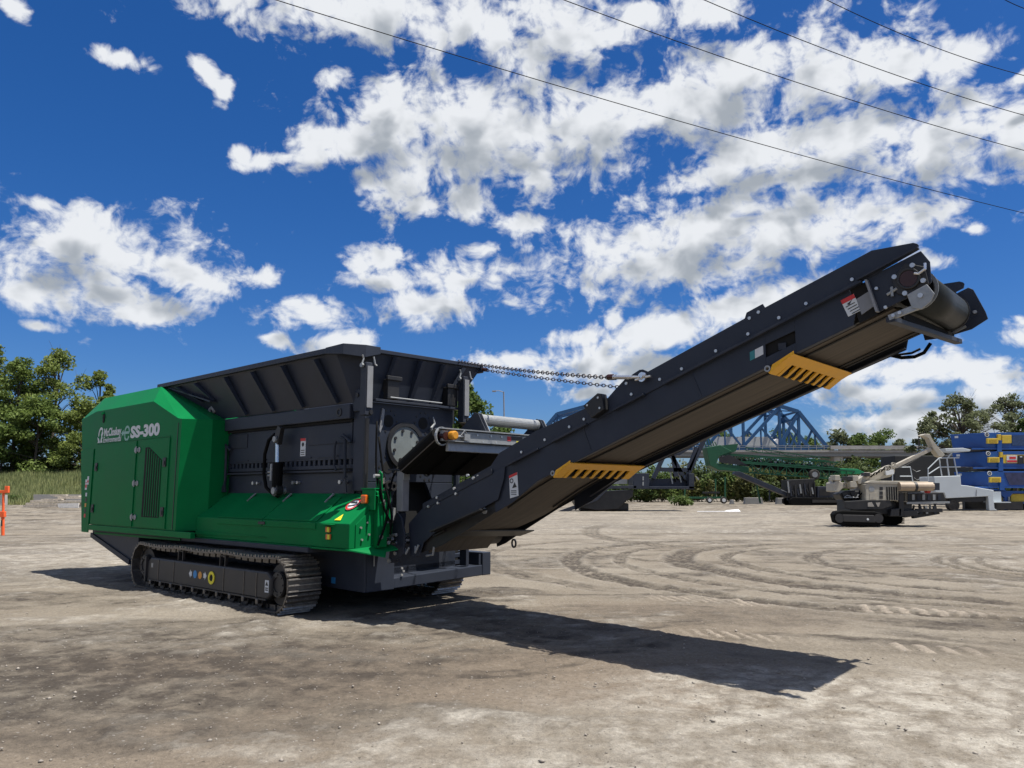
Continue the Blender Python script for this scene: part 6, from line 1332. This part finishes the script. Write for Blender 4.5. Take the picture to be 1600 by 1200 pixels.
fc = chain((.80,1.0,3.46),(4.6,CY1+.05,2.73),.025).build('support_chain', CHAINM, S)
MB().cyl((.80,1.0,3.46),(.92,.99,3.44),.03,8).build('shackle', MAROON, fc)
nc['kind'] = 'stuff'; fc['kind'] = 'stuff'
for x in (4.02, 5.34): MB().bar((x,CY0-.003,zf(x)-.02),(x+.10,CY0-.003,zf(x+.1)-.30),.014,.006,(0,1,0)).build('weld_seam', GREY2, CB)
# --- magnet conveyor lying across above the belt
mx0, mz0, mx1, mz1 = 1.42, 1.90, 2.06, 2.27     # roller ends on its near end
MYN, MYF = -1.02, 1.15
def mg(u, y, h):                                  # u across the roller (0..1), h square to it
    dx, dz = mx1-mx0, mz1-mz0; l_ = math.hypot(dx, dz)
    return (mx0+dx*u-dz/l_*h, y, mz0+dz*u+dx/l_*h)
m = MB(); m.tube([mg(0,MYN,.0), mg(1,MYN,0)], .108, 20); MGT = m.build('magnet_roller', BLKRUB, S, smooth=False)
m = MB(); m.hexa([mg(0,MYN,-.104),mg(1,MYN,-.104),mg(1,MYF,-.104),mg(0,MYF,-.104),mg(0,MYN,-.09),mg(1,MYN,-.09),mg(1,MYF,-.09),mg(0,MYF,-.09)])
m.hexa([mg(0,MYN,.09),mg(1,MYN,.09),mg(1,MYF,.09),mg(0,MYF,.09),mg(0,MYN,.104),mg(1,MYN,.104),mg(1,MYF,.104),mg(0,MYF,.104)])
MGB = m.build('magnet_belt', BLKRUB, S)
for k in (.35,.8): MB().bar(mg(.0,MYN+k,-.112), mg(1,MYN+k,-.112), .03, .016).build('cleat', BLKRUB, MGB)
MB().bar(mg(.0,MYN-.09,-.065), mg(1,MYN-.09,-.065), .012, .012).build('cleat', RUBBER, MGB)
fx = mx1+.035
MG = MB().hexa([(fx,MYN-.02,2.20),(fx+.05,MYN-.02,2.20),(fx+.05,MYF,2.20),(fx,MYF,2.20),(fx,MYN-.02,2.335),(fx+.05,MYN-.02,2.335),(fx+.05,MYF,2.335),(fx,MYF,2.335)]).build('magnet_frame', GALV, S, bevel=.006)
MB().hexa([(fx-.05,MYN-.06,2.345),(fx+.08,MYN-.06,2.345),(fx+.08,MYF,2.345),(fx-.05,MYF,2.345),(fx-.05,MYN-.06,2.36),(fx+.08,MYN-.06,2.36),(fx+.08,MYF,2.36),(fx-.05,MYF,2.36)]).build('top_flange', GALV, MG)
MB().hexa([(fx-.01,MYN+.08,2.08),(fx+.05,MYN+.08,2.08),(fx+.05,MYF,2.08),(fx-.01,MYF,2.08),(fx,MYN+.08,2.196),(fx+.03,MYN+.08,2.196),(fx+.03,MYF,2.196),(fx,MYF,2.196)]).build('lower_rail', GALV, MG, bevel=.006)
MB().box(fx+.03,fx+.09,MYN+.05,MYF,2.198,2.21).build('ledge', GALV, MG)
gm = MB().cyl((fx+.05,MYN+.10,2.27),(fx+.15,MYN+.10,2.27),.056,14).build('gear_motor', mat('orange_motor', (.55,.24,.02), .4), MG, bevel=.015)
MB().cyl((fx-.02,MYN+.02,2.26),(fx+.07,MYN+.02,2.26),.05,12).build('motor_flange', MAROON, gm)
m = MB(); m.ring((fx-.01,MYN,2.26),(1,.1,0),.10,.115,.03,20); m.build('roller_rim', GALV, MG)
MB().box(fx+.055,fx+.10,MYN+.30,MYN+.40,2.22,2.30).cyl((fx+.07,MYN+.18,2.26),(fx+.07,MYN+.32,2.27),.018,8).tube([(fx+.08,MYN+.26,2.28),(fx+.1,MYN+.30,2.34),(fx+.09,MYN+.35,2.30),(fx+.07,MYN+.33,2.22)], .010, 6).build('motor_fitting', GALV, gm)
MB().box(fx+.0505,fx+.054,.30,.40,2.215,2.26).build('sticker', YELLOWINK, MG); MB().box(fx+.0505,fx+.054,.20,.42,2.27,2.32).build('sticker', INK, MG); MB().box(fx+.0505,fx+.054,.12,.19,2.255,2.315).build('sticker', RED, MG)
for y in (-.45,-.35,-.2,-.1,.0): MB().cyl((fx+.05,y,2.22+.08*(abs(y) % .2 < .1)),(fx+.062,y,2.22+.08*(abs(y) % .2 < .1)),.014,8).build('bolt', BOLT, MG)
for yb in (-.28,.98):
    for dy in (0,.07):
        MB().add([(fx-.55,yb+dy,2.30),(fx+.04,yb+dy,2.365),(fx-.10,yb+dy,2.60),(fx-.17,yb+dy,2.62),(fx-.55,yb+dy+.012,2.30),(fx+.04,yb+dy+.012,2.365),(fx-.10,yb+dy+.012,2.60),(fx-.17,yb+dy+.012,2.62)],
            [(0,1,2,3),(7,6,5,4),(0,4,5,1),(1,5,6,2),(2,6,7,3),(3,7,4,0)]).build('hanger', POSTGREY if dy else GREY2, MG)
MB().cyl((fx-.17,-.20,2.53),(fx-.17,1.0,2.53),.075,20).build('hanger_pipe', GALV, MG)
MB().box(mx0-.02,mx1-.05,MYN+.25,MYF-.1,2.12,2.30).build('magnet_core', GREY2, MG)
# its grey post
pp_ = MB().box(1.16,1.28,-.93,-.82,1.34,1.86).build('magnet_post', POSTGREY, S, bevel=.006)
MB().box(1.285,1.30,-.93,-.83,1.74,1.85).build('cap_plate', GALV, pp_)
MB().box(1.0,1.5,-.95,-.80,1.865,1.885).build('post_shelf', GREY2, pp_)
# far-side platform glimpsed under the magnet
fp = MB().box(.3,.6,.62,1.1,1.35,1.50).build('far_box', GREEN, S, bevel=.01)
MB().cyl((.72,.56,1.0),(.72,.56,1.95),.05,8).build('far_post', GREY, S)
